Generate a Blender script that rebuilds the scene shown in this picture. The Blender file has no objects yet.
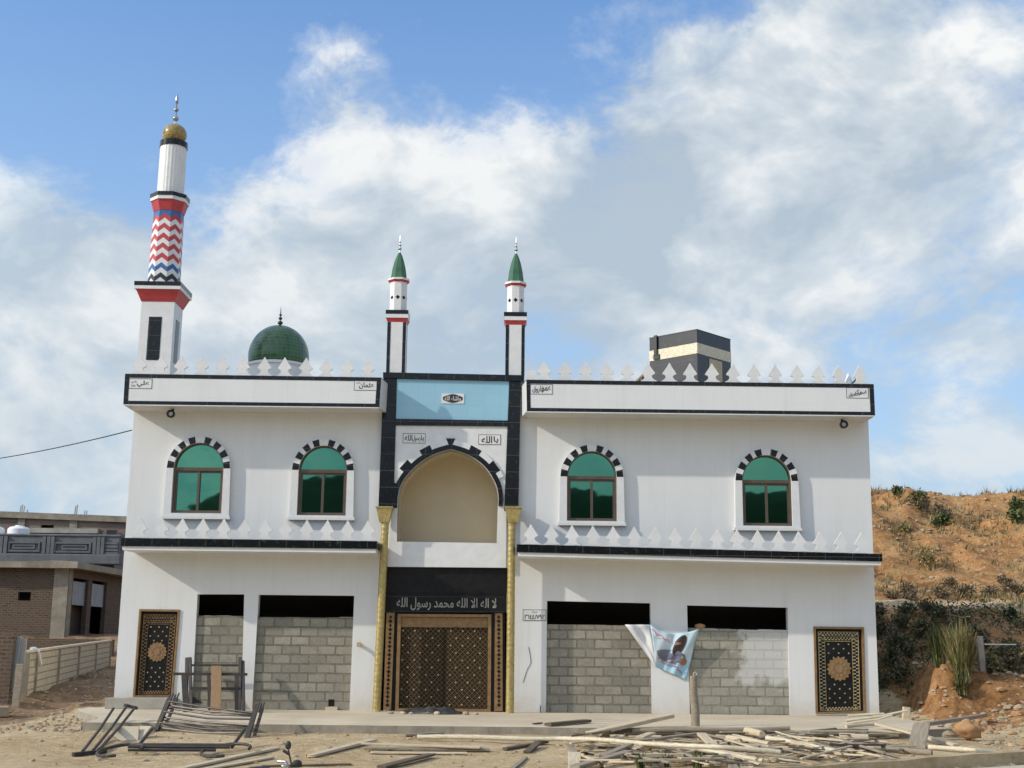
import bpy, bmesh, math, random
from mathutils import Vector, Matrix, noise
from mathutils.geometry import tessellate_polygon
R = math.radians
rnd = random.Random(7)
sc = bpy.context.scene
col = sc.collection

# ------------------------------------------------------------------ camera
CAM = Vector((0.0, -31.0, 1.9)); F = 1294.0
PITCH = R(11.2); ROLL = R(0.62)
_X = Vector((1, 0, 0)); _U = Vector((0, -math.sin(PITCH), math.cos(PITCH)))
FWD = Vector((0, math.cos(PITCH), math.sin(PITCH)))
RGT = _X * math.cos(ROLL) + _U * math.sin(ROLL)
UPV = -_X * math.sin(ROLL) + _U * math.cos(ROLL)
cd = bpy.data.cameras.new('camera'); cam = bpy.data.objects.new('camera', cd); col.objects.link(cam)
cd.sensor_width = 36.0; cd.lens = 36.0 * F / 1024.0; cd.clip_end = 6000; cd.clip_start = 0.1
cam.matrix_world = Matrix(((RGT.x, UPV.x, -FWD.x, CAM.x), (RGT.y, UPV.y, -FWD.y, CAM.y), (RGT.z, UPV.z, -FWD.z, CAM.z), (0, 0, 0, 1)))
sc.camera = cam

def ray(px, py):
    return RGT * (px - 512) + UPV * (384 - py) + FWD * F
def P(px, py, Y=0.0):
    d = ray(px, py); t = (Y - CAM.y) / d.y
    p = CAM + d * t
    return (p.x, p.z)
def PV(px, py, Y=0.0):
    x, z = P(px, py, Y); return Vector((x, Y, z))

# ------------------------------------------------------------------ terrain
def ss(a, b, x):
    t = max(0.0, min(1.0, (x - a) / (b - a))); return t * t * (3 - 2 * t)
def lerp(a, b, t): return a + (b - a) * t
def pl(x, pts):
    if x <= pts[0][0]: return pts[0][1]
    for (a, va), (b, vb) in zip(pts, pts[1:]):
        if x <= b: return va + (vb - va) * (x - a) / (b - a)
    return pts[-1][1]
def nz(x, y, s, seed=0.0):
    return noise.noise(Vector((x * s + seed, y * s - seed, seed * 0.37)))
def fb(x, y, s, seed=0.0, o=4):
    v = 0; a = 1
    for i in range(o):
        v += a * nz(x, y, s, seed + i * 7.3); s *= 2.05; a *= 0.5
    return v
def kerb_y(x):                       # front edge of the building plot
    return pl(x, [(-40, -12.6), (-2, -12.2), (2.2, -11.3), (4.9, -9.8), (6.8, -8.75), (8.8, -7.6), (9.6, -7.0), (14, -4.6)])
def h(x, y):
    d_front = y - kerb_y(x)
    lot = pl(y, [(-12, -0.02), (-9.5, 0.0), (-5.4, 0.11), (0, 0.12), (8, 0.2)])
    # left side rises to the neighbours
    lz = pl(y, [(-12, -.05), (-4, .1), (4, .36), (20.6, .74), (24, 1.85), (40, 2.2)])
    bank = -.20 * ss(-10.2, -11.2, x) * (1 - ss(-11.4, -12.6, x)) * ss(-6, -2, y) * (1 - ss(4, 9, y))
    z = lerp(lot, lz + bank, ss(-9.6, -11.5, x) * ss(-6, -1, y) if y < -1 else ss(-9.6, -11.5, x))
    # right hillside
    hp = pl(y, [(-9, .0), (-4, .1), (-1, .25), (1.2, .35), (3.5, 1.3), (8, 2.75), (14, 3.7), (18, 4.3), (22, 5.6), (27, 7.6), (31.5, 9.0), (36, 9.35), (60, 9.0), (140, 6), (400, 0)])
    rise = ss(9.0, 11.8, x)
    near = pl(y, [(-9, 0.0), (-5, .15), (-2.5, .35), (0, .85), (2, 1.1), (4, 1.5)])
    right = lerp(hp, max(hp, near), rise)
    z = lerp(z, right, ss(8.7, 9.3, x) if y < 7.5 else ss(6.0, 9.3, x))
    if x > 8.5:
        # clay mound beside the building
        dx = (x - 10.55); dy = (y - 0.5)
        jit = .22 * fb(x, y, 1.9, 6, 3); m = (1 - ss(.50, .95, (dx * .42 if dx > 0 else -dx * 1.15) + jit)) * (1 - ss(.35, 1.4, abs(dy) + jit))
        z = max(z, lerp(z, 1.5 - .22 * max(0, dx) + .12 * nz(x, y, 1.7, 3), m))
        amp = .10 + .42 * ss(6, 20, y)
        if y > 3: z += (.22 * fb(x, y, .95, 15, 3) + .55 * (.35 - abs(fb(x, y * .8, .33, 31, 4)))) * ss(3, 9, y) * ss(9.3, 11, x) * (1 - .6 * ss(8.2, 9, y) * (1 - ss(10.5, 11.5, y)))
        if y > -3: z += amp * fb(x, y, .28, 5.1, 5) * ss(9.0, 11, x) 
        if y > 6: z += -.55 * max(0, fb(x, y * .6, .16, 9.7, 3)) * ss(8, 14, y)
        if y > 30: z += .25 * nz(x, y, .2, 2.2)
    if y > -9 or abs(x) < 30:
        rough = .02 + .07 * ss(-9.8, -11, x) + .06 * ss(9.2, 10.5, x)
        if -12 < y < 45 and abs(x) < 45: z += rough * fb(x, y, 1.1, 1.3, 4)
    # road in front, lower on the left
    rd = pl(x, [(-30, -1.0), (-3, -.85), (2, -.45), (5, -.15), (9, -.15), (14, -.1), (40, 0.1)]) + .012 * nz(x, y, 1.3, 8)
    if d_front < 0.12: z = lerp(z, rd, ss(0.10, -.02, d_front))
    # wooded hills behind the camera
    if y < -90:
        z += ss(-110, -390, y) * (36 + 17 * ss(-115, -55, x) - 6 * ss(-30, 40, x) + 4 * fb(x, y, .02, 4, 5))
    if abs(x) > 60 and y > -90: z = z * (1 - ss(60, 160, abs(x)))
    return z
def G(px, py, lift=0.0):
    d = ray(px, py); s = 16.0 / d.y; st = .08 / d.y
    while s < 80 / d.y:                      # first place where the line of sight meets the ground
        p = CAM + d * s
        if p.z < TOPZ(p.x, p.y) + lift: break
        s += st
    a, b = s - st, s
    for i in range(14):
        m = (a + b) / 2; p = CAM + d * m
        if p.z < TOPZ(p.x, p.y) + lift: b = m
        else: a = m
    return CAM + d * b
PLZ = .26
def plx(y): return -9.75 + 1.55 * ss(-.5, -4.6, y)
def on_plinth(x, y): return -5.3 < y < 0 and plx(y) < x < 8.9
def TOPZ(x, y):
    return PLZ if on_plinth(x, y) else h(x, y)

# ------------------------------------------------------------------ materials
MATS = {}
def newmat(name):
    m = bpy.data.materials.new(name); m.use_nodes = True; MATS[name] = m
    return m, m.node_tree.nodes, m.node_tree.links, m.node_tree.nodes['Principled BSDF']
def nd(ns, t, **kw):
    n = ns.new(t)
    for k, v in kw.items(): setattr(n, k, v)
    return n
def mathn(ns, ln, op, a, b=None, c=None):
    n = ns.new('ShaderNodeMath'); n.operation = op
    for i, v in enumerate((a, b, c)):
        if v is None: continue
        if isinstance(v, (int, float)): n.inputs[i].default_value = v
        else: ln.new(v, n.inputs[i])
    return n.outputs[0]
def mixc(ns, ln, fac, a, b, bt='MIX'):
    n = ns.new('ShaderNodeMix'); n.data_type = 'RGBA'; n.blend_type = bt
    for i, v in ((0, fac), (6, a), (7, b)):
        if isinstance(v, (int, float)): n.inputs[i].default_value = v
        elif isinstance(v, (tuple, list)): n.inputs[i].default_value = (*v[:3], 1)
        else: ln.new(v, n.inputs[i])
    return n.outputs[2]
def noi(ns, ln, vec, scale, detail=4, rough=.55):
    n = ns.new('ShaderNodeTexNoise'); n.inputs['Scale'].default_value = scale
    n.inputs['Detail'].default_value = detail; n.inputs['Roughness'].default_value = rough
    ln.new(vec, n.inputs['Vector']); return n.outputs[0]
def ramp(ns, ln, fac, stops):
    n = ns.new('ShaderNodeValToRGB'); e = n.color_ramp.elements
    while len(e) < len(stops): e.new(.5)
    for k, (p, c) in zip(e, stops):
        k.position = p; k.color = (*c, 1) if len(c) == 3 else c
    ln.new(fac, n.inputs[0]); return n.outputs[0]
def bumpn(ns, ln, b, hsock, strength, dist=.02):
    n = ns.new('ShaderNodeBump'); n.inputs['Strength'].default_value = strength; n.inputs['Distance'].default_value = dist
    ln.new(hsock, n.inputs['Height']); ln.new(n.outputs[0], b.inputs['Normal']); return n
def objvec(ns, ln, sc3=None):
    t = ns.new('ShaderNodeTexCoord').outputs['Object']
    if sc3:
        m = ns.new('ShaderNodeMapping'); m.inputs['Scale'].default_value = sc3; ln.new(t, m.inputs[0]); t = m.outputs[0]
    return t
def M(name, c1, c2=None, rough=.7, scale=3.0, bump=.25, bscale=25, metal=0.0, stretch=None, dist=.02, spec=.5):
    m, ns, ln, b = newmat(name)
    if c2 is None: c2 = tuple(min(1, c * .72) for c in c1)
    v = objvec(ns, ln, stretch)
    f = noi(ns, ln, v, scale, 6, .62)
    c = ramp(ns, ln, f, [(.32, c2), (.68, c1)])
    ln.new(c, b.inputs['Base Color'])
    b.inputs['Roughness'].default_value = rough; b.inputs['Metallic'].default_value = metal
    b.inputs['Specular IOR Level'].default_value = spec
    if bump: bumpn(ns, ln, b, noi(ns, ln, v, bscale, 5, .6), bump, dist)
    return m
def walluv(ns, ln):
    t = ns.new('ShaderNodeTexCoord').outputs['Object']; s = ns.new('ShaderNodeSeparateXYZ'); ln.new(t, s.inputs[0])
    c = ns.new('ShaderNodeCombineXYZ'); ln.new(mathn(ns, ln, 'ADD', s.outputs[0], s.outputs[1]), c.inputs[0]); ln.new(s.outputs[2], c.inputs[1])
    return t, c.outputs[0], s
def brickmat(name, c1, c2, mortar, w, hh, ms, rough=.85, bump=.6, stain=.35, squash=0.5, var=0.0, dark=(.1, .09, .08), spec=.3):
    m, ns, ln, b = newmat(name)
    t, uv, s = walluv(ns, ln)
    warp = ns.new('ShaderNodeVectorMath'); warp.operation = 'MULTIPLY_ADD'
    nn = ns.new('ShaderNodeTexNoise'); nn.inputs['Scale'].default_value = 6; ln.new(t, nn.inputs['Vector'])
    ln.new(nn.outputs['Color'], warp.inputs[0]); warp.inputs[1].default_value = (var, var, 0); ln.new(uv, warp.inputs[2])
    br = ns.new('ShaderNodeTexBrick'); br.offset = squash; ln.new(warp.outputs[0] if var else uv, br.inputs['Vector'])
    br.inputs['Color1'].default_value = (*c1, 1); br.inputs['Color2'].default_value = (*c2, 1); br.inputs['Mortar'].default_value = (*mortar, 1)
    br.inputs['Scale'].default_value = 1; br.inputs['Brick Width'].default_value = w; br.inputs['Row Height'].default_value = hh
    br.inputs['Mortar Size'].default_value = ms; br.inputs['Mortar Smooth'].default_value = .2
    sm_ = ramp(ns, ln, noi(ns, ln, t, 1.9, 6, .7), [(.48, (0, 0, 0)), (.60, (1, 1, 1))])
    smear = mixc(ns, ln, mathn(ns, ln, 'MULTIPLY', sm_, .6), br.outputs[0], tuple((a * .5 + b2 * .5) for a, b2 in zip(c1, mortar)))
    f = noi(ns, ln, t, .9, 8, .65)
    fr = ramp(ns, ln, f, [(.42, (0, 0, 0)), (.75, (1, 1, 1))])
    c = mixc(ns, ln, mathn(ns, ln, 'MULTIPLY', fr, stain), smear, dark)
    f2 = noi(ns, ln, t, 22, 5, .7)
    c = mixc(ns, ln, .5, c, mixc(ns, ln, 1.0, c, ramp(ns, ln, f2, [(.3, (.6, .6, .6)), (.7, (1.25, 1.25, 1.25))]), 'MULTIPLY'))
    ln.new(c, b.inputs['Base Color']); b.inputs['Roughness'].default_value = rough; b.inputs['Specular IOR Level'].default_value = spec
    hgt = mathn(ns, ln, 'ADD', mathn(ns, ln, 'MULTIPLY', br.outputs['Fac'], -1.0), mathn(ns, ln, 'MULTIPLY', f2, .35))
    bumpn(ns, ln, b, hgt, bump, .012)
    return m

def tilemat(name, c, grid, tw, th, rough=.3, ms=.006, stain=.12, bump=.25, mott=.03, spec=.5, sp=None, dust=False):
    """glazed wall tiles: faint joints, slight tone change per tile, grime streaks"""
    m, ns, ln, b = newmat(name)
    t, uv, s = walluv(ns, ln)
    br = ns.new('ShaderNodeTexBrick'); br.offset = 0.0; ln.new(uv, br.inputs['Vector'])
    c2 = tuple(x * (1 - mott) for x in c)
    br.inputs['Color1'].default_value = (*c, 1); br.inputs['Color2'].default_value = (*c2, 1); br.inputs['Mortar'].default_value = (*grid, 1)
    br.inputs['Scale'].default_value = 1; br.inputs['Brick Width'].default_value = tw; br.inputs['Row Height'].default_value = th
    br.inputs['Mortar Size'].default_value = ms; br.inputs['Mortar Smooth'].default_value = .3
    v2 = ns.new('ShaderNodeMapping'); v2.inputs['Scale'].default_value = (1.6, 1.6, .35); ln.new(t, v2.inputs[0])
    f = ramp(ns, ln, noi(ns, ln, v2.outputs[0], 1.3, 8, .68), [(.45, (0, 0, 0)), (.8, (1, 1, 1))])
    cc = mixc(ns, ln, mathn(ns, ln, 'MULTIPLY', f, stain), br.outputs[0], tuple(x * .6 * k for x, k in zip(c, (1, .95, .85))))
    if dust:                                 # mud splash and dust along the foot of the wall
        fz = mathn(ns, ln, 'ADD', s.outputs[2], mathn(ns, ln, 'MULTIPLY', mathn(ns, ln, 'SUBTRACT', noi(ns, ln, t, 2.4, 8, .7), .5), 1.1))
        cc = mixc(ns, ln, ramp(ns, ln, fz, [(.0, (.55, .55, .55)), (.45, (.16, .16, .16)), (.95, (0, 0, 0))]), cc, (.50, .43, .32))
        v3 = ns.new('ShaderNodeMapping'); v3.inputs['Scale'].default_value = (5, 5, .22); ln.new(t, v3.inputs[0])
        st_ = ramp(ns, ln, noi(ns, ln, v3.outputs[0], 1.4, 7, .7), [(.54, (0, 0, 0)), (.74, (.30, .30, .30))])
        cc = mixc(ns, ln, st_, cc, (.52, .51, .47))
    if sp:
        f3 = noi(ns, ln, t, 9, 9, .78)
        cc = mixc(ns, ln, ramp(ns, ln, f3, [(.56, (0, 0, 0)), (.72, (1, 1, 1))]), cc, sp)
    ln.new(cc, b.inputs['Base Color']); b.inputs['Roughness'].default_value = rough; b.inputs['Specular IOR Level'].default_value = spec
    wv = noi(ns, ln, t, 1.7, 3, .5)
    bumpn(ns, ln, b, mathn(ns, ln, 'ADD', mathn(ns, ln, 'MULTIPLY', br.outputs['Fac'], -1.0), mathn(ns, ln, 'MULTIPLY', wv, .6)), bump, .004)
    return m

WHITE = tilemat('white_tile', (.735, .74, .725), (.695, .70, .69), .6, .3, .34, .004, .16, .16, .012, dust=True)
WHITEP = M('white_paint', (.74, .74, .725), (.655, .655, .64), .5, 4, .1, 30)
BLUE = tilemat('blue_tile', (.30, .535, .655), (.26, .475, .59), .4, .3, .3, .006, .05, .2, .04)
BLACK = tilemat('black_granite', (.009, .0095, .0105), (.10, .10, .10), .62, .4, .16, .004, .0, .2, .35, .35, (.085, .087, .09))
BLACKG = M('dark_granite', (.014, .0135, .013), (.007, .007, .007), .5, 6, .05, 20, spec=.2)
GREYG = tilemat('polished_granite', (.034, .034, .036), (.07, .07, .07), .5, .4, .36, .004, .0, .1, .25, .5, (.10, .10, .10))
GREEN = tilemat('green_tile', (.045, .125, .052), (.08, .16, .085), .16, .1, .24, .008, .0, .3, .35)
GREENS = M('green_glaze', (.055, .155, .068), (.03, .10, .045), .25, 5, .05, 12)
GOLD = M('gold_paint', (.56, .45, .19), (.36, .26, .085), .38, 14, .2, 40, .45)
GOLDB = M('gold_mosaic', (.62, .52, .30), (.30, .22, .10), .35, 22, .3, 40, .25)
BRONZE = M('bronze_strip', (.33, .20, .085), (.20, .115, .045), .5, 9, .3, 40, .25)
TAN = M('tan_plaster', (.62, .53, .365), (.57, .48, .325), .85, .8, .08, 20)
RED = M('red_paint', (.52, .055, .06), (.42, .04, .045), .45, 5, .08, 25)
BLUEP = M('blue_paint', (.045, .14, .36), (.03, .10, .28), .4, 5, .05, 25)
BLACKP = M('black_paint', (.02, .022, .025), (.012, .013, .014), .4, 5, .05, 25)
BROWNAL = M('brown_aluminium', (.13, .095, .07), (.10, .075, .055), .4, 4, .02, 30, .3)
STEEL = M('dark_steel', (.035, .035, .038), (.075, .055, .042), .5, 7, .3, 40, .35)
CHROME = M('polished_metal', (.5, .5, .52), (.3, .3, .32), .25, 5, 0, 20, .9)
WOOD_L = M('pale_wood', (.64, .535, .37), (.43, .345, .23), .85, 3, .5, 9, 0, (1.2, 14, 14))
WOOD_G = M('grey_wood', (.36, .30, .215), (.20, .16, .115), .9, 3, .55, 9, 0, (1.2, 14, 14))
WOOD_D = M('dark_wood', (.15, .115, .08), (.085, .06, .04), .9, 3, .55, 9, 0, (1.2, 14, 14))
WOOD_O = M('orange_wood', (.33, .21, .11), (.23, .14, .07), .8, 3, .4, 9, 0, (14, 14, 1.2))
BAMBOO = M('dry_bamboo', (.68, .60, .44), (.48, .41, .28), .55, 3, .3, 12, 0, (1, 10, 10))
CONC = M('concrete', (.42, .39, .33), (.29, .265, .22), .92, 1.6, .5, 18)
CONCL = M('cement_floor', (.60, .51, .37), (.48, .395, .275), .92, .7, .5, 14)
CONCD = M('rough_concrete', (.33, .29, .22), (.21, .18, .135), .95, 2.5, .7, 12)
CONCG = M('grey_render', (.155, .16, .165), (.10, .105, .11), .85, 2.2, .3, 14)
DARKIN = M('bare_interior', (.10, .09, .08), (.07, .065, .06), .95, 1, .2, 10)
BLOCK = brickmat('grey_block', (.365, .34, .27), (.235, .22, .175), (.175, .16, .125), .42, .212, .020, .92, 1.0, .45, .5, .035, (.15, .135, .10))
BLOCKW = brickmat('whitewashed_block', (.40, .38, .31), (.30, .285, .23), (.22, .205, .16), .42, .212, .018, .85, .9, .35, .5, .03, (.17, .155, .12))
BRICK = brickmat('old_brick', (.165, .088, .055), (.075, .046, .034), (.16, .135, .10), .25, .095, .022, .95, 1.0, 1.0, .5, .06, (.125, .10, .072))
BRICKF = brickmat('far_brick', (.24, .135, .095), (.20, .15, .12), (.24, .21, .175), .42, .17, .03, .95, .6, .95, .5, .04, (.20, .175, .145))
ROCK = M('stone', (.43, .34, .225), (.28, .215, .14), .95, 3, .7, 12)
ROCKO = M('orange_clay_stone', (.46, .27, .13), (.34, .18, .08), .95, 3, .7, 10)
FENCE = M('precast_concrete', (.66, .565, .39), (.50, .42, .285), .92, 4, .4, 22)
PLAST = M('white_plastic', (.8, .8, .8), (.7, .7, .7), .4, 2, .05, 8)
RUBBER = M('black_rubber', (.015, .015, .015), (.025, .025, .025), .5, 5, .1, 20)
CABLE = M('black_cable', (.02, .02, .02), None, .6, 5, 0)
SHUT = M('pale_metal_sheet', (.30, .34, .36), (.22, .25, .265), .6, 3, .1, 10)

def glassmat(name, c):
    m, ns, ln, b = newmat(name)
    b.inputs['Base Color'].default_value = (*c, 1); b.inputs['Metallic'].default_value = 1.0; b.inputs['Roughness'].default_value = .02
    v = objvec(ns, ln); bumpn(ns, ln, b, noi(ns, ln, v, 1.1, 2, .5), .04, .05)
    return m
GLASS = glassmat('green_mirror_glass', (.085, .26, .175))

def whitewash(m):
    # patch of thin whitewash brushed on the right part of the last block wall
    ns, ln = m.node_tree.nodes, m.node_tree.links; b = ns['Principled BSDF']; old = b.inputs['Base Color'].links[0].from_socket
    t = ns.new('ShaderNodeTexCoord').outputs['Object']; s_ = ns.new('ShaderNodeSeparateXYZ'); ln.new(t, s_.inputs[0])
    n = noi(ns, ln, t, 2.6, 6, .65); e = mathn(ns, ln, 'ADD', s_.outputs[0], mathn(ns, ln, 'MULTIPLY', mathn(ns, ln, 'SUBTRACT', n, .5), 1.5))
    fx = ramp(ns, ln, mathn(ns, ln, 'MULTIPLY', mathn(ns, ln, 'SUBTRACT', e, 5.35), 1.0), [(.0, (0, 0, 0)), (.22, (1, 1, 1))])
    ez = mathn(ns, ln, 'ADD', s_.outputs[2], mathn(ns, ln, 'MULTIPLY', mathn(ns, ln, 'SUBTRACT', n, .5), 1.0))
    fz = ramp(ns, ln, mathn(ns, ln, 'SUBTRACT', ez, .62), [(.0, (0, 0, 0)), (.2, (1, 1, 1))])
    ln.new(mixc(ns, ln, mathn(ns, ln, 'MULTIPLY', mathn(ns, ln, 'MULTIPLY', fx, fz), .62), old, (.66, .66, .63)), b.inputs['Base Color'])
whitewash(BLOCKW)

# soils
def soilmat(name, stops, scale, bs, bstr, speck=None, rough=.95):
    m, ns, ln, b = newmat(name)
    v = objvec(ns, ln)
    f = noi(ns, ln, v, scale, 9, .68)
    f2 = noi(ns, ln, v, scale * 7, 7, .7)
    ff = mathn(ns, ln, 'ADD', mathn(ns, ln, 'MULTIPLY', f, .62), mathn(ns, ln, 'MULTIPLY', f2, .38))
    c = ramp(ns, ln, ff, stops)
    if speck:
        vo = ns.new('ShaderNodeTexVoronoi'); vo.inputs['Scale'].default_value = speck[1]; ln.new(v, vo.inputs['Vector'])
        k = ramp(ns, ln, vo.outputs['Distance'], [(.12, (1, 1, 1)), (.26, (0, 0, 0))])
        pk = mathn(ns, ln, 'MULTIPLY', k, mathn(ns, ln, 'GREATER_THAN', noi(ns, ln, v, speck[1] * .31, 2, .5), .56))
        c = mixc(ns, ln, pk, c, speck[0])
    ln.new(c, b.inputs['Base Color']); b.inputs['Roughness'].default_value = rough; b.inputs['Specular IOR Level'].default_value = .2
    hh = mathn(ns, ln, 'ADD', noi(ns, ln, v, bs, 8, .7), mathn(ns, ln, 'MULTIPLY', noi(ns, ln, v, bs * .25, 4, .6), 1.4))
    bumpn(ns, ln, b, hh, bstr, .05)
    return m
SAND = soilmat('sandy_soil', [(.3, (.36, .255, .15)), (.48, (.50, .385, .245)), (.64, (.60, .49, .34))], .35, 9, .55, ((.62, .54, .42), 9))
DIRT = soilmat('brown_soil', [(.32, (.16, .10, .06)), (.5, (.27, .175, .10)), (.66, (.40, .285, .175))], .5, 6, .8, ((.42, .34, .25), 5))
OCHRE = soilmat('ochre_hill', [(.30, (.135, .066, .032)), (.44, (.29, .155, .072)), (.55, (.42, .25, .125)), (.68, (.52, .36, .20))], .32, 2.2, 1.0, ((.55, .44, .30), 3.0))
WOODS = soilmat('wooded_hill', [(.3, (.006, .010, .005)), (.6, (.018, .026, .012)), (.75, (.04, .045, .022))], .05, .4, 1.0)
ROADM = soilmat('pale_road', [(.3, (.44, .38, .29)), (.65, (.56, .49, .38))], .6, 12, .3)

# ------------------------------------------------------------------ mesh builder
ORG = {}
class MB:
    def __init__(s): s.v = []; s.f = []; s.m = []
    def poly(s, pts, mi=0):
        n = len(s.v); s.v += [tuple(p) for p in pts]; s.f.append(tuple(range(n, n + len(pts)))); s.m.append(mi)
    def add(s, vs, fs, mi=0):
        n = len(s.v); s.v += [tuple(p) for p in vs]
        for f in fs: s.f.append(tuple(i + n for i in f)); s.m.append(mi)
    def box(s, x0, x1, y0, y1, z0, z1, mi=0):
        vs = [(x, y, z) for z in (z0, z1) for y in (y0, y1) for x in (x0, x1)]
        s.add(vs, [(0, 2, 3, 1), (4, 5, 7, 6), (0, 1, 5, 4), (2, 6, 7, 3), (0, 4, 6, 2), (1, 3, 7, 5)], mi); return s
    def hexa(s, a, b, mi=0):                  # two quads (lists of 4 points) joined
        s.add(list(a) + list(b), [(3, 2, 1, 0), (4, 5, 6, 7), (0, 1, 5, 4), (1, 2, 6, 5), (2, 3, 7, 6), (3, 0, 4, 7)], mi); return s
    def prism(s, pts, y0, y1, mi=0, holes=(), caps=(1, 1)):   # pts: (x,z); y0 front, y1 back
        loops = [list(pts)] + [list(q) for q in holes]
        flat = [p for l in loops for p in l]
        tris = tessellate_polygon([[Vector((p[0], p[1], 0)) for p in l] for l in loops])
        n = len(flat); vs = [(p[0], y0, p[1]) for p in flat] + [(p[0], y1, p[1]) for p in flat]
        fs = []
        for t in tris:
            if caps[0]: fs.append(tuple(t))
            if caps[1]: fs.append(tuple(i + n for i in reversed(t)))
        o = 0
        for l in loops:
            k = len(l)
            for i in range(k):
                a = o + i; b = o + (i + 1) % k
                fs.append((a, b, b + n, a + n))
            o += k
        s.add(vs, fs, mi); return s
    def obb(s, c, ax, ay, az, hx, hy, hz, mi=0):
        c = Vector(c); vs = []
        for k in (-1, 1):
            for j in (-1, 1):
                for i in (-1, 1): vs.append(c + ax * (i * hx) + ay * (j * hy) + az * (k * hz))
        s.add(vs, [(0, 2, 3, 1), (4, 5, 7, 6), (0, 1, 5, 4), (2, 6, 7, 3), (0, 4, 6, 2), (1, 3, 7, 5)], mi); return s
    def bar(s, a, b, w, t, mi=0):             # rectangular bar from a to b
        a = Vector(a); b = Vector(b); d = (b - a); L = d.length; d.normalize()
        up = Vector((0, 0, 1)) if abs(d.z) < .9 else Vector((0, 1, 0))
        sd = d.cross(up).normalized(); u = sd.cross(d)
        return s.obb((a + b) / 2, d, sd, u, L / 2, w / 2, t / 2, mi)
    def tube(s, pts, r, n=8, mi=0, cap=True):
        pts = [Vector(p) for p in pts]; rs = r if isinstance(r, (list, tuple)) else [r] * len(pts)
        ring = []; base = len(s.v); prev = None
        for i, p in enumerate(pts):
            d = (pts[min(i + 1, len(pts) - 1)] - pts[max(i - 1, 0)]).normalized()
            if prev is None:
                up = Vector((0, 0, 1)) if abs(d.z) < .9 else Vector((1, 0, 0)); a = d.cross(up).normalized()
            else: a = (prev - d * prev.dot(d)).normalized()
            prev = a; b = d.cross(a)
            for k in range(n):
                t = 2 * math.pi * k / n; s.v.append(tuple(p + (a * math.cos(t) + b * math.sin(t)) * rs[i]))
        for i in range(len(pts) - 1):
            for k in range(n):
                q = base + i * n; k2 = (k + 1) % n
                s.f.append((q + k, q + k2, q + n + k2, q + n + k)); s.m.append(mi)
        if cap:
            s.f.append(tuple(base + k for k in reversed(range(n)))); s.m.append(mi)
            q = base + (len(pts) - 1) * n; s.f.append(tuple(q + k for k in range(n))); s.m.append(mi)
        return s
    def lathe(s, prof, c, n=32, ph=0.0, mi=0, fr=None, cap=True):   # prof: (r,z) bottom to top
        base = len(s.v)
        for i, (r, z) in enumerate(prof):
            for k in range(n):
                t = ph + 2 * math.pi * k / n; rr = r * (fr(t, z) if fr else 1)
                s.v.append((c[0] + rr * math.cos(t), c[1] + rr * math.sin(t), c[2] + z))
        for i in range(len(prof) - 1):
            for k in range(n):
                k2 = (k + 1) % n; q = base + i * n
                s.f.append((q + k, q + k2, q + n + k2, q + n + k)); s.m.append(mi)
        if cap:
            s.f.append(tuple(base + k for k in reversed(range(n)))); s.m.append(mi)
            q = base + (len(prof) - 1) * n; s.f.append(tuple(q + k for k in range(n))); s.m.append(mi)
        return s
    def ball(s, c, r, n=12, sx=1, sy=1, sz=1, mi=0, nfreq=0, namp=0):
        vs = []; fs = []; mrows = max(4, n // 2)
        for i in range(mrows + 1):
            a = math.pi * i / mrows
            for k in range(n):
                t = 2 * math.pi * k / n; d = Vector((math.sin(a) * math.cos(t), math.sin(a) * math.sin(t), math.cos(a)))
                q = 1 + (namp * noise.noise(d * nfreq + Vector(c) * 3.1) if namp else 0)
                vs.append((c[0] + d.x * r * sx * q, c[1] + d.y * r * sy * q, c[2] + d.z * r * sz * q))
        for i in range(mrows):
            for k in range(n):
                k2 = (k + 1) % n; fs.append((i * n + k, (i + 1) * n + k, (i + 1) * n + k2, i * n + k2))
        s.add(vs, fs, mi); return s
    def mesh(s, name, mats, org=(0, 0, 0), smooth=False, merge=False, recalc=True):
        me = bpy.data.meshes.new(name); o = Vector(org)
        me.from_pydata([tuple(Vector(v) - o) for v in s.v], [], s.f)
        for i, mi in enumerate(s.m): me.polygons[i].material_index = mi
        for m in (mats if isinstance(mats, (list, tuple)) else [mats]): me.materials.append(m)
        if recalc or merge:
            bm = bmesh.new(); bm.from_mesh(me)
            if merge: bmesh.ops.remove_doubles(bm, verts=bm.verts, dist=1e-4)
            if recalc: bmesh.ops.recalc_face_normals(bm, faces=bm.faces)
            bm.to_mesh(me); bm.free()
        if smooth:
            for p in me.polygons: p.use_smooth = True
            if smooth is not True: me.set_sharp_from_angle(angle=R(smooth))
        me.update(); return me
    def build(s, name, mats, parent=None, smooth=False, bevel=0, merge=False, org=None, recalc=True):
        """link as ONE mesh object; vertices are given in world space"""
        o_ = Vector(org) if org is not None else (ORG[parent] if parent else Vector((0, 0, 0)))
        ob = bpy.data.objects.new(name, s.mesh(name, mats, o_, smooth, merge, recalc)); col.objects.link(ob)
        ORG[ob] = o_
        if parent: ob.parent = parent; ob.location = o_ - ORG[parent]
        else: ob.location = o_
        if bevel:
            b = ob.modifiers.new('bevel', 'BEVEL'); b.width = bevel; b.segments = 2; b.limit_method = 'ANGLE'
        return ob
def thing(name, loc, label, cat, group=None):
    o = bpy.data.objects.new(name, None); col.objects.link(o); o.location = loc; ORG[o] = Vector(loc); o.empty_display_size = .2
    return tag(o, label, cat, group)
def tag(o, label, cat, group=None):
    o['label'] = label; o['category'] = cat
    if group: o['group'] = group
    return o
def struct(o, kind='structure'): o['kind'] = kind; return o
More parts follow.
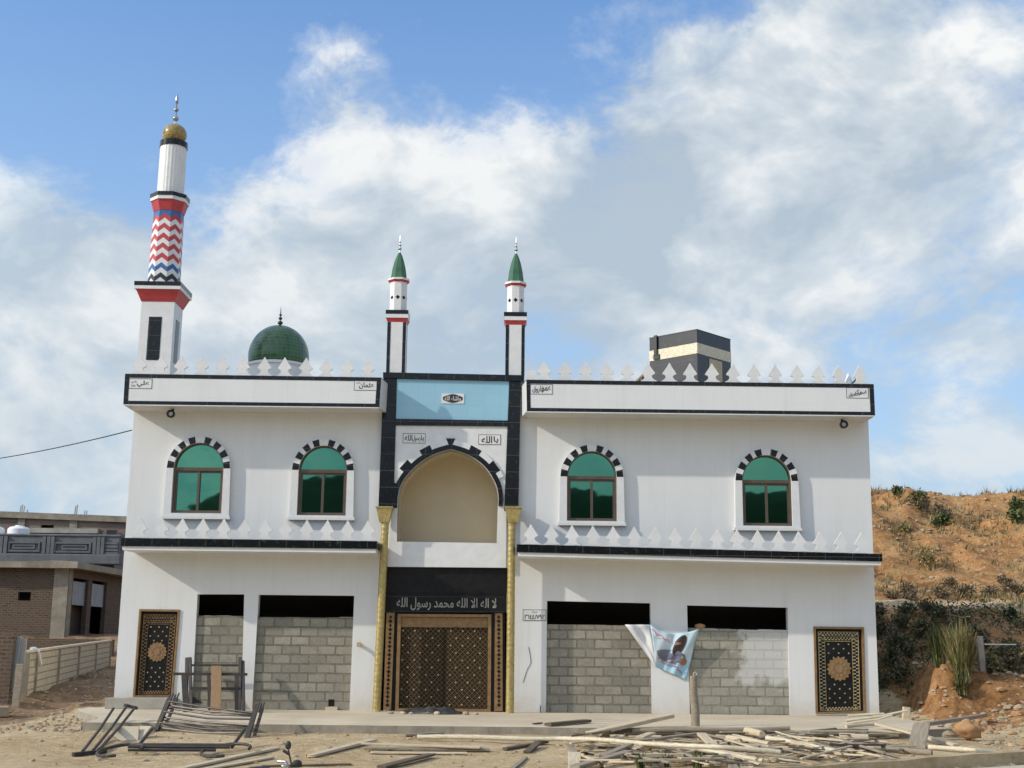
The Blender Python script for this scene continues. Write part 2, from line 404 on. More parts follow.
def put(name, me, parent, loc):          # another object on shared mesh data, as a part
    ob = bpy.data.objects.new(name, me); col.objects.link(ob); ob.parent = parent; ob.location = Vector(loc) - ORG[parent]; ORG[ob] = Vector(loc)
    return ob

# ------------------------------------------------------------------ lettering (Arabic presentation forms, visual order)
FORMS = {'ا': 'FE8D FE8E 0 0', 'ب': 'FE8F FE90 FE91 FE92', 'ث': 'FE99 FE9A FE9B FE9C', 'ح': 'FEA1 FEA2 FEA3 FEA4', 'د': 'FEA9 FEAA 0 0',
         'ر': 'FEAD FEAE 0 0', 'س': 'FEB1 FEB2 FEB3 FEB4', 'ش': 'FEB5 FEB6 FEB7 FEB8', 'ص': 'FEB9 FEBA FEBB FEBC', 'ض': 'FEBD FEBE FEBF FEC0',
         'ع': 'FEC9 FECA FECB FECC', 'ف': 'FED1 FED2 FED3 FED4', 'ق': 'FED5 FED6 FED7 FED8', 'ك': 'FED9 FEDA FEDB FEDC', 'ل': 'FEDD FEDE FEDF FEE0',
         'م': 'FEE1 FEE2 FEE3 FEE4', 'ن': 'FEE5 FEE6 FEE7 FEE8', 'ه': 'FEE9 FEEA FEEB FEEC', 'و': 'FEED FEEE 0 0', 'ي': 'FEF1 FEF2 FEF3 FEF4',
         'ی': 'FEEF FEF0 FEF3 FEF4', 'ء': 'FE80 0 0 0'}
def shape(s):
    out = []
    for w in s.split(' '):
        i = 0; g = []; joined = False
        while i < len(w):
            ch = w[i]
            if ch == 'ل' and i + 1 < len(w) and w[i + 1] == 'ا':
                g.append(chr(0xFEFC if joined else 0xFEFB)); joined = False; i += 2; continue
            f = [int(k, 16) for k in FORMS[ch].split()] if ch in FORMS else None
            if not f: g.append(ch); joined = False; i += 1; continue
            nxt = i + 1 < len(w) and w[i + 1] in FORMS and w[i + 1] != 'ء' and f[2]
            if f[1] == 0: joined = False
            c = f[3] if (joined and nxt) else f[1] if joined else f[2] if nxt else f[0]
            g.append(chr(c)); joined = bool(nxt); i += 1
        out.append(''.join(reversed(g)))
    return ' '.join(reversed(out))
def lettering(name, s, x0, x1, z0, z1, y, mat, parent, raw=False, bold=0.0):
    cu = bpy.data.curves.new('lettering', 'FONT'); cu.body = s if raw else shape(s); cu.size = 1; cu.extrude = 0.0; cu.offset = bold
    cu.resolution_u = 3
    t = bpy.data.objects.new('lettering_tmp', cu); col.objects.link(t)
    dg = bpy.context.evaluated_depsgraph_get(); me = bpy.data.meshes.new_from_object(t.evaluated_get(dg))
    bpy.data.objects.remove(t)
    if not me.vertices: return None
    xs = [v.co.x for v in me.vertices]; zs = [v.co.y for v in me.vertices]
    a, b, c, d = min(xs), max(xs), min(zs), max(zs)
    o = ORG[parent]
    for v in me.vertices:
        v.co = Vector((x0 + (v.co.x - a) / (b - a) * (x1 - x0), y, z0 + (v.co.y - c) / (d - c) * (z1 - z0))) - o
    me.materials.clear(); me.materials.append(mat)
    ob = bpy.data.objects.new(name, me); col.objects.link(ob); ob.parent = parent; ORG[ob] = o
    return ob

# ------------------------------------------------------------------ ground, hill, road
def soil_mixed():
    m, ns, ln, b = newmat('mixed_soil')
    v = objvec(ns, ln)
    at = ns.new('ShaderNodeAttribute'); at.attribute_name = 'soil'; sp = ns.new('ShaderNodeSeparateColor'); ln.new(at.outputs['Color'], sp.inputs[0])
    f = noi(ns, ln, v, .45, 9, .70); f2 = noi(ns, ln, v, 4.2, 7, .72)
    ff = mathn(ns, ln, 'ADD', mathn(ns, ln, 'MULTIPLY', f, .55), mathn(ns, ln, 'MULTIPLY', f2, .45))
    sand = ramp(ns, ln, ff, [(.34, (.34, .235, .125)), (.48, (.53, .395, .225)), (.62, (.66, .53, .345))])
    dirt = ramp(ns, ln, ff, [(.36, (.13, .085, .05)), (.5, (.24, .155, .09)), (.64, (.40, .29, .18))])
    ochre = ramp(ns, ln, ff, [(.35, (.10, .048, .021)), (.44, (.28, .142, .056)), (.54, (.46, .25, .105)), (.66, (.60, .385, .19))])
    def wob(s, k): # ragged borders between the soils
        n = noi(ns, ln, v, 1.3, 6, .7)
        return ramp(ns, ln, mathn(ns, ln, 'ADD', s, mathn(ns, ln, 'MULTIPLY', mathn(ns, ln, 'SUBTRACT', n, .5), k)), [(.4, (0, 0, 0)), (.6, (1, 1, 1))])
    c = mixc(ns, ln, wob(sp.outputs[0], 1.2), sand, dirt)
    c = mixc(ns, ln, wob(sp.outputs[1], 1.2), c, ochre)
    for scale, colr, th in ((9, (.60, .52, .40), .57), (3.1, (.52, .42, .29), .60)):
        vo = ns.new('ShaderNodeTexVoronoi'); vo.inputs['Scale'].default_value = scale; ln.new(v, vo.inputs['Vector'])
        k = ramp(ns, ln, vo.outputs['Distance'], [(.14, (1, 1, 1)), (.30, (0, 0, 0))])
        pk = mathn(ns, ln, 'MULTIPLY', k, mathn(ns, ln, 'GREATER_THAN', noi(ns, ln, v, scale * .33, 2, .5), th))
        c = mixc(ns, ln, mathn(ns, ln, 'MULTIPLY', pk, .8), c, colr)
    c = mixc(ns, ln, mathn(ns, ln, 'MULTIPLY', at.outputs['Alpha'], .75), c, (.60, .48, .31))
    # dry grass litter on the hill
    g = ramp(ns, ln, noi(ns, ln, v, .9, 8, .75), [(.52, (0, 0, 0)), (.64, (1, 1, 1))])
    c = mixc(ns, ln, mathn(ns, ln, 'MULTIPLY', g, mathn(ns, ln, 'MULTIPLY', sp.outputs[2], .55)), c, (.24, .20, .09))
    ln.new(c, b.inputs['Base Color']); b.inputs['Roughness'].default_value = .97; b.inputs['Specular IOR Level'].default_value = .15
    hh = mathn(ns, ln, 'ADD', noi(ns, ln, v, 6, 9, .75), mathn(ns, ln, 'MULTIPLY', noi(ns, ln, v, 1.4, 5, .65), 1.8))
    bumpn(ns, ln, b, hh, .95, .10)
    return m
SOIL = soil_mixed()

def axis(dense0, dense1, step, far0, far1):
    a = []; x = dense0
    while x < dense1: a.append(x); x += step
    a.append(dense1)
    d = step; x = dense1
    while x < far1: d *= 1.28; x += d; a.append(min(x, far1))
    d = step; x = dense0; L = []
    while x > far0: d *= 1.28; x -= d; L.append(max(x, far0))
    return L[::-1] + a
xs = axis(-22, 24, .24, -2500, 2500); ys = axis(-14, 37, .24, -700, 2500)
xs = sorted(set(xs) | {float(k) for k in range(-260, 261, 13)}); ys = sorted(set(ys) | {float(k) for k in range(-560, -110, 11)})
nx, ny = len(xs), len(ys)
V = []; SO = []
for y in ys:
    for x in xs:
        V.append((x, y, h(x, y)))
        brown = ss(-9.6, -10.8, x) * ss(-8.2, -5.2, y) * .95
        if y > 24: brown = .8
        och = ss(9.0, 10.0, x) * ss(-4.5, -1.0, y) if x > 8.5 else 0
        if x > 9.5: och = max(och, .55 * ss(9.5, 11.5, x) * ss(-8, -5, y))
        if y > 7.5 and x > 5: och = 1
        gr = ss(9, 13, x) * ss(1.5, 5, y)
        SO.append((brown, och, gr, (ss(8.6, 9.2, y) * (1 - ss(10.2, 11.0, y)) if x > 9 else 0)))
parts = {'ground': [], 'hill': [], 'wooded_hill': []}
for j in range(ny - 1):
    for i in range(nx - 1):
        cx = (xs[i] + xs[i + 1]) / 2; cy = (ys[j] + ys[j + 1]) / 2
        k = 'wooded_hill' if cy < -100 else 'hill' if (cx > 9.0 and cy > 1.5 and cx < 160 and cy < 320) else 'ground'
        parts[k].append((j * nx + i, j * nx + i + 1, (j + 1) * nx + i + 1, (j + 1) * nx + i))
for k, fs in parts.items():
    used = sorted({i for f in fs for i in f}); mp = {o: n for n, o in enumerate(used)}
    me = bpy.data.meshes.new(k); me.from_pydata([V[i] for i in used], [], [tuple(mp[i] for i in f) for f in fs])
    ca = me.color_attributes.new('soil', 'FLOAT_COLOR', 'POINT')
    for n, o in enumerate(used): ca.data[n].color = SO[o]
    for p in me.polygons: p.use_smooth = True
    me.materials.append(WOODS if k == 'wooded_hill' else SOIL)
    ob = bpy.data.objects.new(k, me); col.objects.link(ob); struct(ob); ORG[ob] = Vector((0, 0, 0))

# raised concrete apron before the building
mb = MB()
N = 64; top = []
for i in range(N + 1):
    x = -9.75 + (8.95 + 9.75) * i / N
    xl_ = (x + 9.75) / 18.7
    yf = -5.25 + .05 * nz(x, 0, .9, 4) + .035 * nz(x, 0, 4, 2) + (.9 * ss(7.2, 8.9, x))
    zt = PLZ + .010 * nz(x, 3, 1.2, 6)
    top.append((x, yf, zt))
for (x0, y0, z0), (x1, y1, z1) in zip(top, top[1:]):
    for k in range(8):
        ya0, yb0 = y0 + (0.02 - y0) * k / 8, y0 + (0.02 - y0) * (k + 1) / 8
        ya1, yb1 = y1 + (0.02 - y1) * k / 8, y1 + (0.02 - y1) * (k + 1) / 8
        sk = lambda x, y: x + (plx(y) + 9.75) * max(0, 1 - (x + 9.75) / 6) + (.06 * nz(1, y, 2.5, 3) if x < -9.7 else 0)
        mb.poly([(sk(x0, ya0), ya0, z0), (sk(x1, ya1), ya1, z1), (sk(x1, yb1), yb1, PLZ), (sk(x0, yb0), yb0, PLZ)], 0)
        if x0 < -9.7: mb.poly([(sk(x0, ya0), ya0, z0), (sk(x0, yb0), yb0, PLZ), (sk(x0, yb0) - .07, yb0, -.15), (sk(x0, ya0) - .07, ya0, -.15)], 1)
    e0 = .03 * nz(x0, 5, 3, 1); e1 = .03 * nz(x1, 5, 3, 1)
    mb.poly([(sk(x0, y0), y0, z0), (sk(x0, y0), y0 - .04 + e0, -.15), (sk(x1, y1), y1 - .04 + e1, -.15), (sk(x1, y1), y1, z1)], 1)
x0, y0, z0 = top[-1]
mb.poly([(x0, y0, z0), (x0, y0, -.15), (x0, .02, -.15), (x0, .02, PLZ)], 1)
ap = mb.build('concrete_apron', [CONCL, CONCD], recalc=True); struct(ap)

# earth and concrete kerb along the front of the plot, pale road below
mb = MB(); kp = [x * .5 for x in range(-60, 60)]
for a, b_ in zip(kp, kp[1:]):
    A = [(a, kerb_y(a) - .02 + .03 * nz(a, 1, 2), z) for z in (0,)]
    def sec(x):
        yk = kerb_y(x) + .03 * nz(x, 1, 1.7, 2); t = h(x, kerb_y(x) + .5) + .012 + .012 * nz(x, 2, 2.2, 5)
        return [(x, yk - .12, -1.2), (x, yk - .06 + .02 * nz(x, 4, 3, 3), t), (x, yk + .22, t + .005), (x, yk + .26, -1.2)]
    s0, s1 = sec(a), sec(b_)
    for i in range(3): mb.poly([s0[i], s1[i], s1[i + 1], s0[i + 1]])
kb = mb.build('kerb', soilmat('trodden_earth', [(.3, (.25, .18, .10)), (.5, (.42, .32, .19)), (.65, (.52, .42, .27))], .8, 7, .8), smooth=40, merge=True); struct(kb)
mb = MB()
for a, b_ in zip(kp, kp[1:]):
    r = [(y, ) for y in (0, )]
    for ya, yb in ((-.11, -.8), (-.8, -2.2), (-2.2, -6.0)):
        q = [(a, kerb_y(a) + ya), (b_, kerb_y(b_) + ya), (b_, kerb_y(b_) + yb), (a, kerb_y(a) + yb)]
        mb.poly([(x, y, h(x, y) + .012) for x, y in q])
rd = mb.build('road', ROADM, smooth=True, merge=True); struct(rd)

# loose stones that nobody could count
def stone_verts(mb, c, r, seed):
    n = 7; q = random.Random(seed); sx, sy, sz = q.uniform(.7, 1.3), q.uniform(.7, 1.3), q.uniform(.45, .85)
    vs = [(c[0], c[1], c[2] + r * sz)]
    for lv, rr, zz in ((0, .75, .6), (1, 1.0, 0.0), (2, .8, -.5)):
        for k in range(n):
            t = 2 * math.pi * k / n + lv * .4; w = r * rr * q.uniform(.75, 1.2)
            vs.append((c[0] + sx * w * math.cos(t), c[1] + sy * w * math.sin(t), c[2] + r * sz * zz * q.uniform(.8, 1.2)))
    fs = [(0, 1 + k, 1 + (k + 1) % n) for k in range(n)]
    for lv in range(2):
        for k in range(n): fs.append((1 + lv * n + k, 1 + (lv + 1) * n + k, 1 + (lv + 1) * n + (k + 1) % n, 1 + lv * n + (k + 1) % n))
    fs.append(tuple(1 + 2 * n + k for k in reversed(range(n))))
    mb.add(vs, fs, q.choice((0, 0, 0, 1, 1, 2)))
mb = MB(); q = random.Random(5)
def scatter(n, x0, x1, y0, y1, r0, r1, ok=lambda x, y: True, pw=2.2):
    for i in range(n):
        x = q.uniform(x0, x1); y = q.uniform(y0, y1)
        if on_plinth(x, y) or not ok(x, y) or (-9.8 < x < 8.9 and -1 < y < 8): continue
        r = r0 + (r1 - r0) * q.random() ** pw
        stone_verts(mb, (x, y, h(x, y) + r * .15), r, i * 31 + int(x * 97))
scatter(600, -12, 9, -11, -5.3, .010, .055, lambda x, y: y > kerb_y(x) + .3, 3)
scatter(1300, -16, -9.3, -5, 20, .012, .07, pw=3.5)
scatter(1500, 8.9, 15.5, -8, 1.2, .012, .10, lambda x, y: y > kerb_y(x) + .3)
scatter(200, -10.0, -8.0, -6.0, -1.0, .02, .08)
scatter(2600, 9, 24, 3, 34, .02, .12, pw=3.5)
st = mb.build('rubble', [ROCK, soilmat('tan_stone', [(.3, (.30, .22, .14)), (.6, (.46, .36, .24))], 2, 8, .5), ROCKO], recalc=True); struct(st, 'stuff')
# ------------------------------------------------------------------ the mosque
BL = (0.0, 0.0, PLZ)
mosque = thing('mosque', BL, 'white tiled two storey mosque with black bands, green arched windows and a dark central portal', 'mosque')
DEPTH = 7.0
def arch_px(cx, y_sp, half, y_top, n=18, y_bot=None):
    """pixel outline of a round arch opening (clockwise from the bottom left)"""
    pts = []
    if y_bot: pts.append((cx - half - .058 * (y_bot - y_sp) * (1 if cx < 512 else .0), y_bot))
    for k in range(n + 1):
        t = math.pi * (1 - k / n); pts.append((cx + half * math.cos(t), y_sp - (y_sp - y_top) * math.sin(t)))
    if y_bot: pts.append((cx + half - .058 * (y_bot - y_sp) * (1 if cx < 512 else .0), y_bot))
    return pts
# windows: centre at the spring line, spring y, half width, glass top, frame bottom, surround bottom (pixels of the photo)
WIN = [(199.7, 469.0, 25.0, 443.5, 513.6, 519.5), (323.6, 471.0, 24.2, 446.3, 515.8, 520.5),
       (591.6, 477.5, 24.8, 451.8, 521.4, 526.0), (765.8, 481.5, 24.6, 455.8, 526.2, 531.0)]
OPEN = [[(197.5, 594.2), (244.2, 594.3), (241.3, 709.2), (191.5, 708)], [(258.7, 594.7), (354.2, 595.7), (349.5, 710.6), (252.0, 709.4)],
        [(547.1, 600.8), (650.4, 603.2), (652.0, 714.6), (546.0, 712.8)], [(687.0, 605.3), (787.6, 607.6), (790.2, 717.6), (690.0, 715.6)]]
BTOP = [615.4, 616.6, 624.4, 628.2]
DOORS = [[(139.5, 609.0), (180.2, 609.6), (173.0, 696.5), (133.0, 697.0)], [(813.3, 626.4), (863.8, 627.2), (866.2, 712.4), (815.6, 713.6)]]
def px2(pts, Y=0.0): return [P(x, y, Y) for x, y in pts]
def win_hole(w, grow=0.0):
    """window hole in facade metres: round head, straight sides, flat sill"""
    cx, ys_, hf, yt, yb, _ = w
    x0, zs = P(cx, ys_); xl, _z = P(cx - hf, ys_); xr, _z = P(cx + hf, ys_); r = (xr - xl) / 2 + grow
    _x, zt = P(cx, yt); _x, zb = P(cx - .06 * (yb - ys_) * ((512 - cx) / 330 if cx < 512 else 0), yb)
    rt = zt - zs + grow
    pts = [(x0 - r, zb - grow)]
    for k in range(21):
        t = math.pi * (1 - k / 20); pts.append((x0 + r * math.cos(t), zs + rt * math.sin(t)))
    pts.append((x0 + r, zb - grow)); return pts, x0, zs, zb, r, rt
ARCHPX = [(396.8, 541.5), (397.6, 508), (398.8, 493.5), (403.9, 480), (417.4, 465), (434, 454.6), (450.5, 449.4), (467.5, 454.9), (483.5, 465.8), (494.0, 481), (498.0, 495), (497.6, 510), (496.6, 543)]
def smooth_px(pts, n=5):
    out = []
    for i in range(len(pts) - 1):
        p0 = pts[max(i - 1, 0)]; p1 = pts[i]; p2 = pts[i + 1]; p3 = pts[min(i + 2, len(pts) - 1)]
        for k in range(n):
            t = k / n
            out.append(tuple(.5 * (2 * p1[j] + (p2[j] - p0[j]) * t + (2 * p0[j] - 5 * p1[j] + 4 * p2[j] - p3[j]) * t * t + (3 * p1[j] - p0[j] - 3 * p2[j] + p3[j]) * t ** 3) for j in (0, 1)))
    out.append(pts[-1]); return out
# pointed arch as two smooth flanks
PZ = -.15                                       # front of the portal
fl = smooth_px(ARCHPX[:7]); fr_ = smooth_px(ARCHPX[6:])
ARCH = fl + fr_[1:]
# main facade wall, with every opening cut out
wl_b = P(113.0, 709.5); wl_t = P(136.4, 378); wr_t = P(867.0, 389.0); wr_b = P(879.6, 719.0)
outer = [(wl_b[0], PLZ - .08), (wl_t[0], wl_t[1]), (wr_t[0], wr_t[1]), (wr_b[0], PLZ - .08)]
holes = [win_hole(w)[0] for w in WIN] + [px2(o) for o in OPEN] + [px2(d) for d in DOORS]
portal_hole = px2([(389, 714), (392, 430), (505, 430), (505, 714)])
portal_hole[0] = (portal_hole[0][0], PLZ - .04); portal_hole[3] = (portal_hole[3][0], PLZ - .04)
mb = MB(); mb.prism(outer, 0.0, .22, 0, holes + [portal_hole])
fw = mb.build('facade_wall', WHITE, mosque)
# shell
XL, XR = wl_b[0], wr_b[0]; ZT = wl_t[1]
mb = MB(); mb.box(XL + .02, XL + .22, .222, DEPTH, PLZ - .3, ZT - .05); mb.build('side_wall', WHITE, mosque)
mb = MB(); mb.box(XR - .24, XR - .02, .222, DEPTH, PLZ - .3, ZT - .35); mb.build('side_wall', WHITE, mosque)
mb = MB(); mb.box(XL + .222, XR - .242, DEPTH - .2, DEPTH, PLZ - .3, ZT - .4); mb.build('rear_wall', WHITE, mosque)
ROOFZ = ZT - .55
mb = MB(); mb.box(XL + .223, XR - .243, .223, DEPTH - .203, ROOFZ - .18, ROOFZ); mb.build('roof', CONC, mosque)
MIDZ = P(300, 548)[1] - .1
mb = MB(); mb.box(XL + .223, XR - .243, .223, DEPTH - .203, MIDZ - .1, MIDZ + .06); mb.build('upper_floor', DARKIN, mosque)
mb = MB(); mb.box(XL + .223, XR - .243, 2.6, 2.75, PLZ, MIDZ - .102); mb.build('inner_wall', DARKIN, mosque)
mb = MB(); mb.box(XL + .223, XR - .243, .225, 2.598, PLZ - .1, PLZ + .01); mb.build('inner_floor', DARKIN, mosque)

# block infill in the four shop openings
for i, (o, bt) in enumerate(zip(OPEN, BTOP)):
    (tl, tr, br, bl) = o
    f = (bt - tl[1]) / (bl[1] - tl[1])
    a = (tl[0] + (bl[0] - tl[0]) * f, bt); b_ = (tr[0] + (br[0] - tr[0]) * f, bt + (tr[1] - tl[1]) * .8)
    A = P(*a); B = P(*b_); C = P(*br); D = P(*bl)
    q = random.Random(i + 3); n = 7; topl = []
    for k in range(n):                          # slightly uneven top course
        x0 = lerp(A[0], B[0], k / n); x1 = lerp(A[0], B[0], (k + 1) / n); z = lerp(A[1], B[1], k / n) + q.uniform(-.012, .012)
        topl += [(x0 + .004, z), (x1 - .004, z)]
    pts = [(D[0], PLZ + .002)] + topl + [(C[0], PLZ + .002)]
    hl = []
    if i == 1:
        u, v_ = P(328, 699.5); u2, v2 = P(334, 706.5); hl = [[(u, v2), (u, v_), (u2, v_), (u2, v2)]]
    mb = MB(); mb.prism([(x, z) for x, z in pts], .07, .19, 0, hl); bw = mb.build('block_infill', BLOCKW if i == 3 else BLOCK, mosque)
    if i == 1:
        mb = MB(); mb.box(u - .06, u2 + .08, .0, .069, v2 - .10, v2 - .012); mb.build('drain_sill', CONCL, bw)
        mb = MB(); mb.box(u - .05, u2 + .05, .191, .5, v2 - .05, v_ + .05); mb.build('drain_box', DARKIN, bw)
    if i == 0:
        mb = MB(); pp = px2([(191.6, 703.4), (193.0, 697.5), (195, 697), (196.5, 699.6), (201, 701.2), (201.4, 703)], .066); mb.prism(pp, .055, .0695, 0); mb.build('drain_gap', BLACKP, bw)

# parapets: projecting boxes with black tile frame
SO = .85
def bar_px(mb, a, b, c, d, y0, y1, mi=0):
    mb.prism([P(*a, y0), P(*b, y0), P(*c, y0), P(*d, y0)], y0, y1, mi)
def parapet(tl, tr, br, bl, splay_side):
    Yf = -SO
    A, B, C, D = P(*tl, Yf), P(*tr, Yf), P(*br, Yf), P(*bl, Yf)
    sa = -.12 if splay_side == 'l' else 0; sb = .11 if splay_side == 'r' else 0
    mb = MB()
    fr = [(A[0], Yf, A[1]), (B[0], Yf, B[1]), (C[0], Yf, C[1]), (D[0], Yf, D[1])]
    bk = [(A[0] + sa, -.002, A[1]), (B[0] + sb, -.002, B[1]), (C[0] + sb, -.002, C[1]), (D[0] + sa, -.002, D[1])]
    mb.hexa(fr, bk)
    p = mb.build('parapet', WHITE, mosque)
    w = .083; Y0 = Yf - .006
    mb = MB()
    def L(p, q, t): return (p[0] + (q[0] - p[0]) * t, p[1] + (q[1] - p[1]) * t)
    wl = w if splay_side != 'l' else w * .9
    quads = [[A, B, (B[0], B[1] - w), (A[0], A[1] - w)], [(D[0], D[1] + w), (C[0], C[1] + w), C, D],
             [(A[0], A[1] - w), (A[0] + wl * 1.2, A[1] - w), (D[0] + wl * 1.2, D[1] + w), (D[0], D[1] + w)],
             [(B[0] - w * 1.2, B[1] - w), (B[0], B[1] - w), (C[0], C[1] + w), (C[0] - w * 1.2, C[1] + w)]]
    for qd in quads: mb.prism(qd, Y0, Yf + .02)
    # top coping, returned over the ends
    mb.hexa([(A[0] - .006, Y0, A[1] + .012), (B[0] + .006, Y0, B[1] + .012), (B[0] + .006, Y0, B[1] + .001), (A[0] - .006, Y0, A[1] + .001)],
            [(A[0] + sa - .006, -.004, A[1] + .012), (B[0] + sb + .006, -.004, B[1] + .012), (B[0] + sb + .006, -.004, B[1] + .001), (A[0] + sa - .006, -.004, A[1] + .001)])
    if splay_side != 'l': mb.hexa([(A[0] - .007, Y0, A[1]), (A[0], Y0, A[1]), (D[0], Y0, D[1]), (D[0] - .007, Y0, D[1])], [(A[0] - .007, -.0, A[1]), (A[0], -.0, A[1]), (D[0], 0, D[1]), (D[0] - .007, 0, D[1])])
    if splay_side != 'r': mb.hexa([(B[0], Y0, B[1]), (B[0] + .007, Y0, B[1]), (C[0] + .007, Y0, C[1]), (C[0], Y0, C[1])], [(B[0], 0, B[1]), (B[0] + .007, 0, B[1]), (C[0] + .007, 0, C[1]), (C[0], 0, C[1])])
    mb.build('black_trim', BLACK, p)
    mb = MB(); mb.hexa([(D[0] + .01, Yf - .003, D[1] - .001), (C[0] - .01, Yf - .003, C[1] - .001), (C[0] - .01, Yf - .003, C[1] - .025), (D[0] + .01, Yf - .003, D[1] - .025)],
                       [(D[0] + .01, -.003, D[1] - .001), (C[0] - .01, -.003, C[1] - .001), (C[0] - .01, -.003, C[1] - .025), (D[0] + .01, -.003, D[1] - .025)])
    mb.build('soffit', WHITEP, p)
    return p, A, B
parL, PA, PB = parapet((125.4, 374.2), (381.2, 378.0), (379.4, 407.2), (123.6, 404.2), 'r')
parR, QA, QB = parapet((526.4, 380.2), (873.4, 384.6), (874.8, 415.4), (526.8, 411.2), 'l')

# cornice between the storeys
CO = 1.05
def cornice(tl, tr, br, bl, wb):
    Yf = -CO; A, B, C, D = [P(*k, Yf) for k in (tl, tr, br, bl)]
    mb = MB(); mb.hexa([(A[0], Yf, A[1]), (B[0], Yf, B[1]), (C[0], Yf, C[1]), (D[0], Yf, D[1])], [(A[0], -.002, A[1]), (B[0], -.002, B[1]), (C[0], -.002, C[1]), (D[0], -.002, D[1])])
    c = mb.build('cornice', BLACK, mosque)
    mb = MB(); t = .09
    mb.hexa([(A[0] + .03, Yf + .035, D[1] - .001), (B[0] - .03, Yf + .035, C[1] - .001), (C[0] - .03, Yf + .035, C[1] - t), (D[0] + .03, Yf + .035, D[1] - t)],
            [(A[0] + .03, -.003, D[1] - .001), (B[0] - .03, -.003, C[1] - .001), (C[0] - .03, -.003, C[1] - t), (D[0] + .03, -.003, D[1] - t)])
    mb.build('soffit', WHITEP, c); return A, B
CA, CB = cornice((121.3, 537.8), (377.2, 541.2), (376.8, 548.8), (120.8, 545.9), 0)
DA, DB = cornice((516.8, 544.2), (882.2, 554.0), (882.6, 561.4), (516.8, 552.0), 0)

# merlons: one shape, copied along both ledges
s = .315
ml = [(-.62, 0), (-.60, .06), (-.46, .13), (-.33, .24), (-.26, .36), (-.27, .46), (-.36, .53), (-.49, .57), (-.50, .66), (-.42, .78), (-.31, .94), (-.16, 1.17), (-.06, 1.36), (0, 1.45)]
ml = ml + [(-x, z) for x, z in reversed(ml[:-1])]
mb = MB(); mb.prism([(x * s * 1.02, z * s * 1.03) for x, z in ml], -.026, .026)
MER = mb.mesh('merlon', WHITEP)
def merlons(pxs, y, A, B, Yf):
    for k, px in enumerate(pxs):
        x = P(px, y, Yf)[0]; t = (x - A[0]) / (B[0] - A[0])
        o = put('merlon', MER, mosque, (x, Yf, A[1] + (B[1] - A[1]) * t + .012))
        o.rotation_euler = (0, R(rnd.uniform(-2, 2)), R(rnd.uniform(-3, 3)))
LX = [139.5, 160.6, 181, 201.8, 222.8, 243.4, 264.5, 285, 305.8, 326.2, 347, 367.5]
RX = [544.2, 565, 586, 606.8, 627.4, 648.4, 669.2, 690.2, 712, 733, 754, 775, 796.8, 818, 839, 860]
merlons(LX, 370, PA, PB, -SO + .07); merlons(RX, 378, QA, QB, -SO + .07)
merlons([x + .6 for x in LX], 535, CA, CB, -CO + .08); merlons([531.0 + 20.65 * k for k in range(17)], 545, DA, DB, -CO + .08)
# low white upstand beside the right column
mb = MB(); a = P(526.6, 371.4, -.7); b_ = P(535.8, 380.0, -.7); mb.box(a[0], b_[0], -.8, -.62, QA[1] + .013, a[1]); mb.build('upstand', WHITEP, mosque)

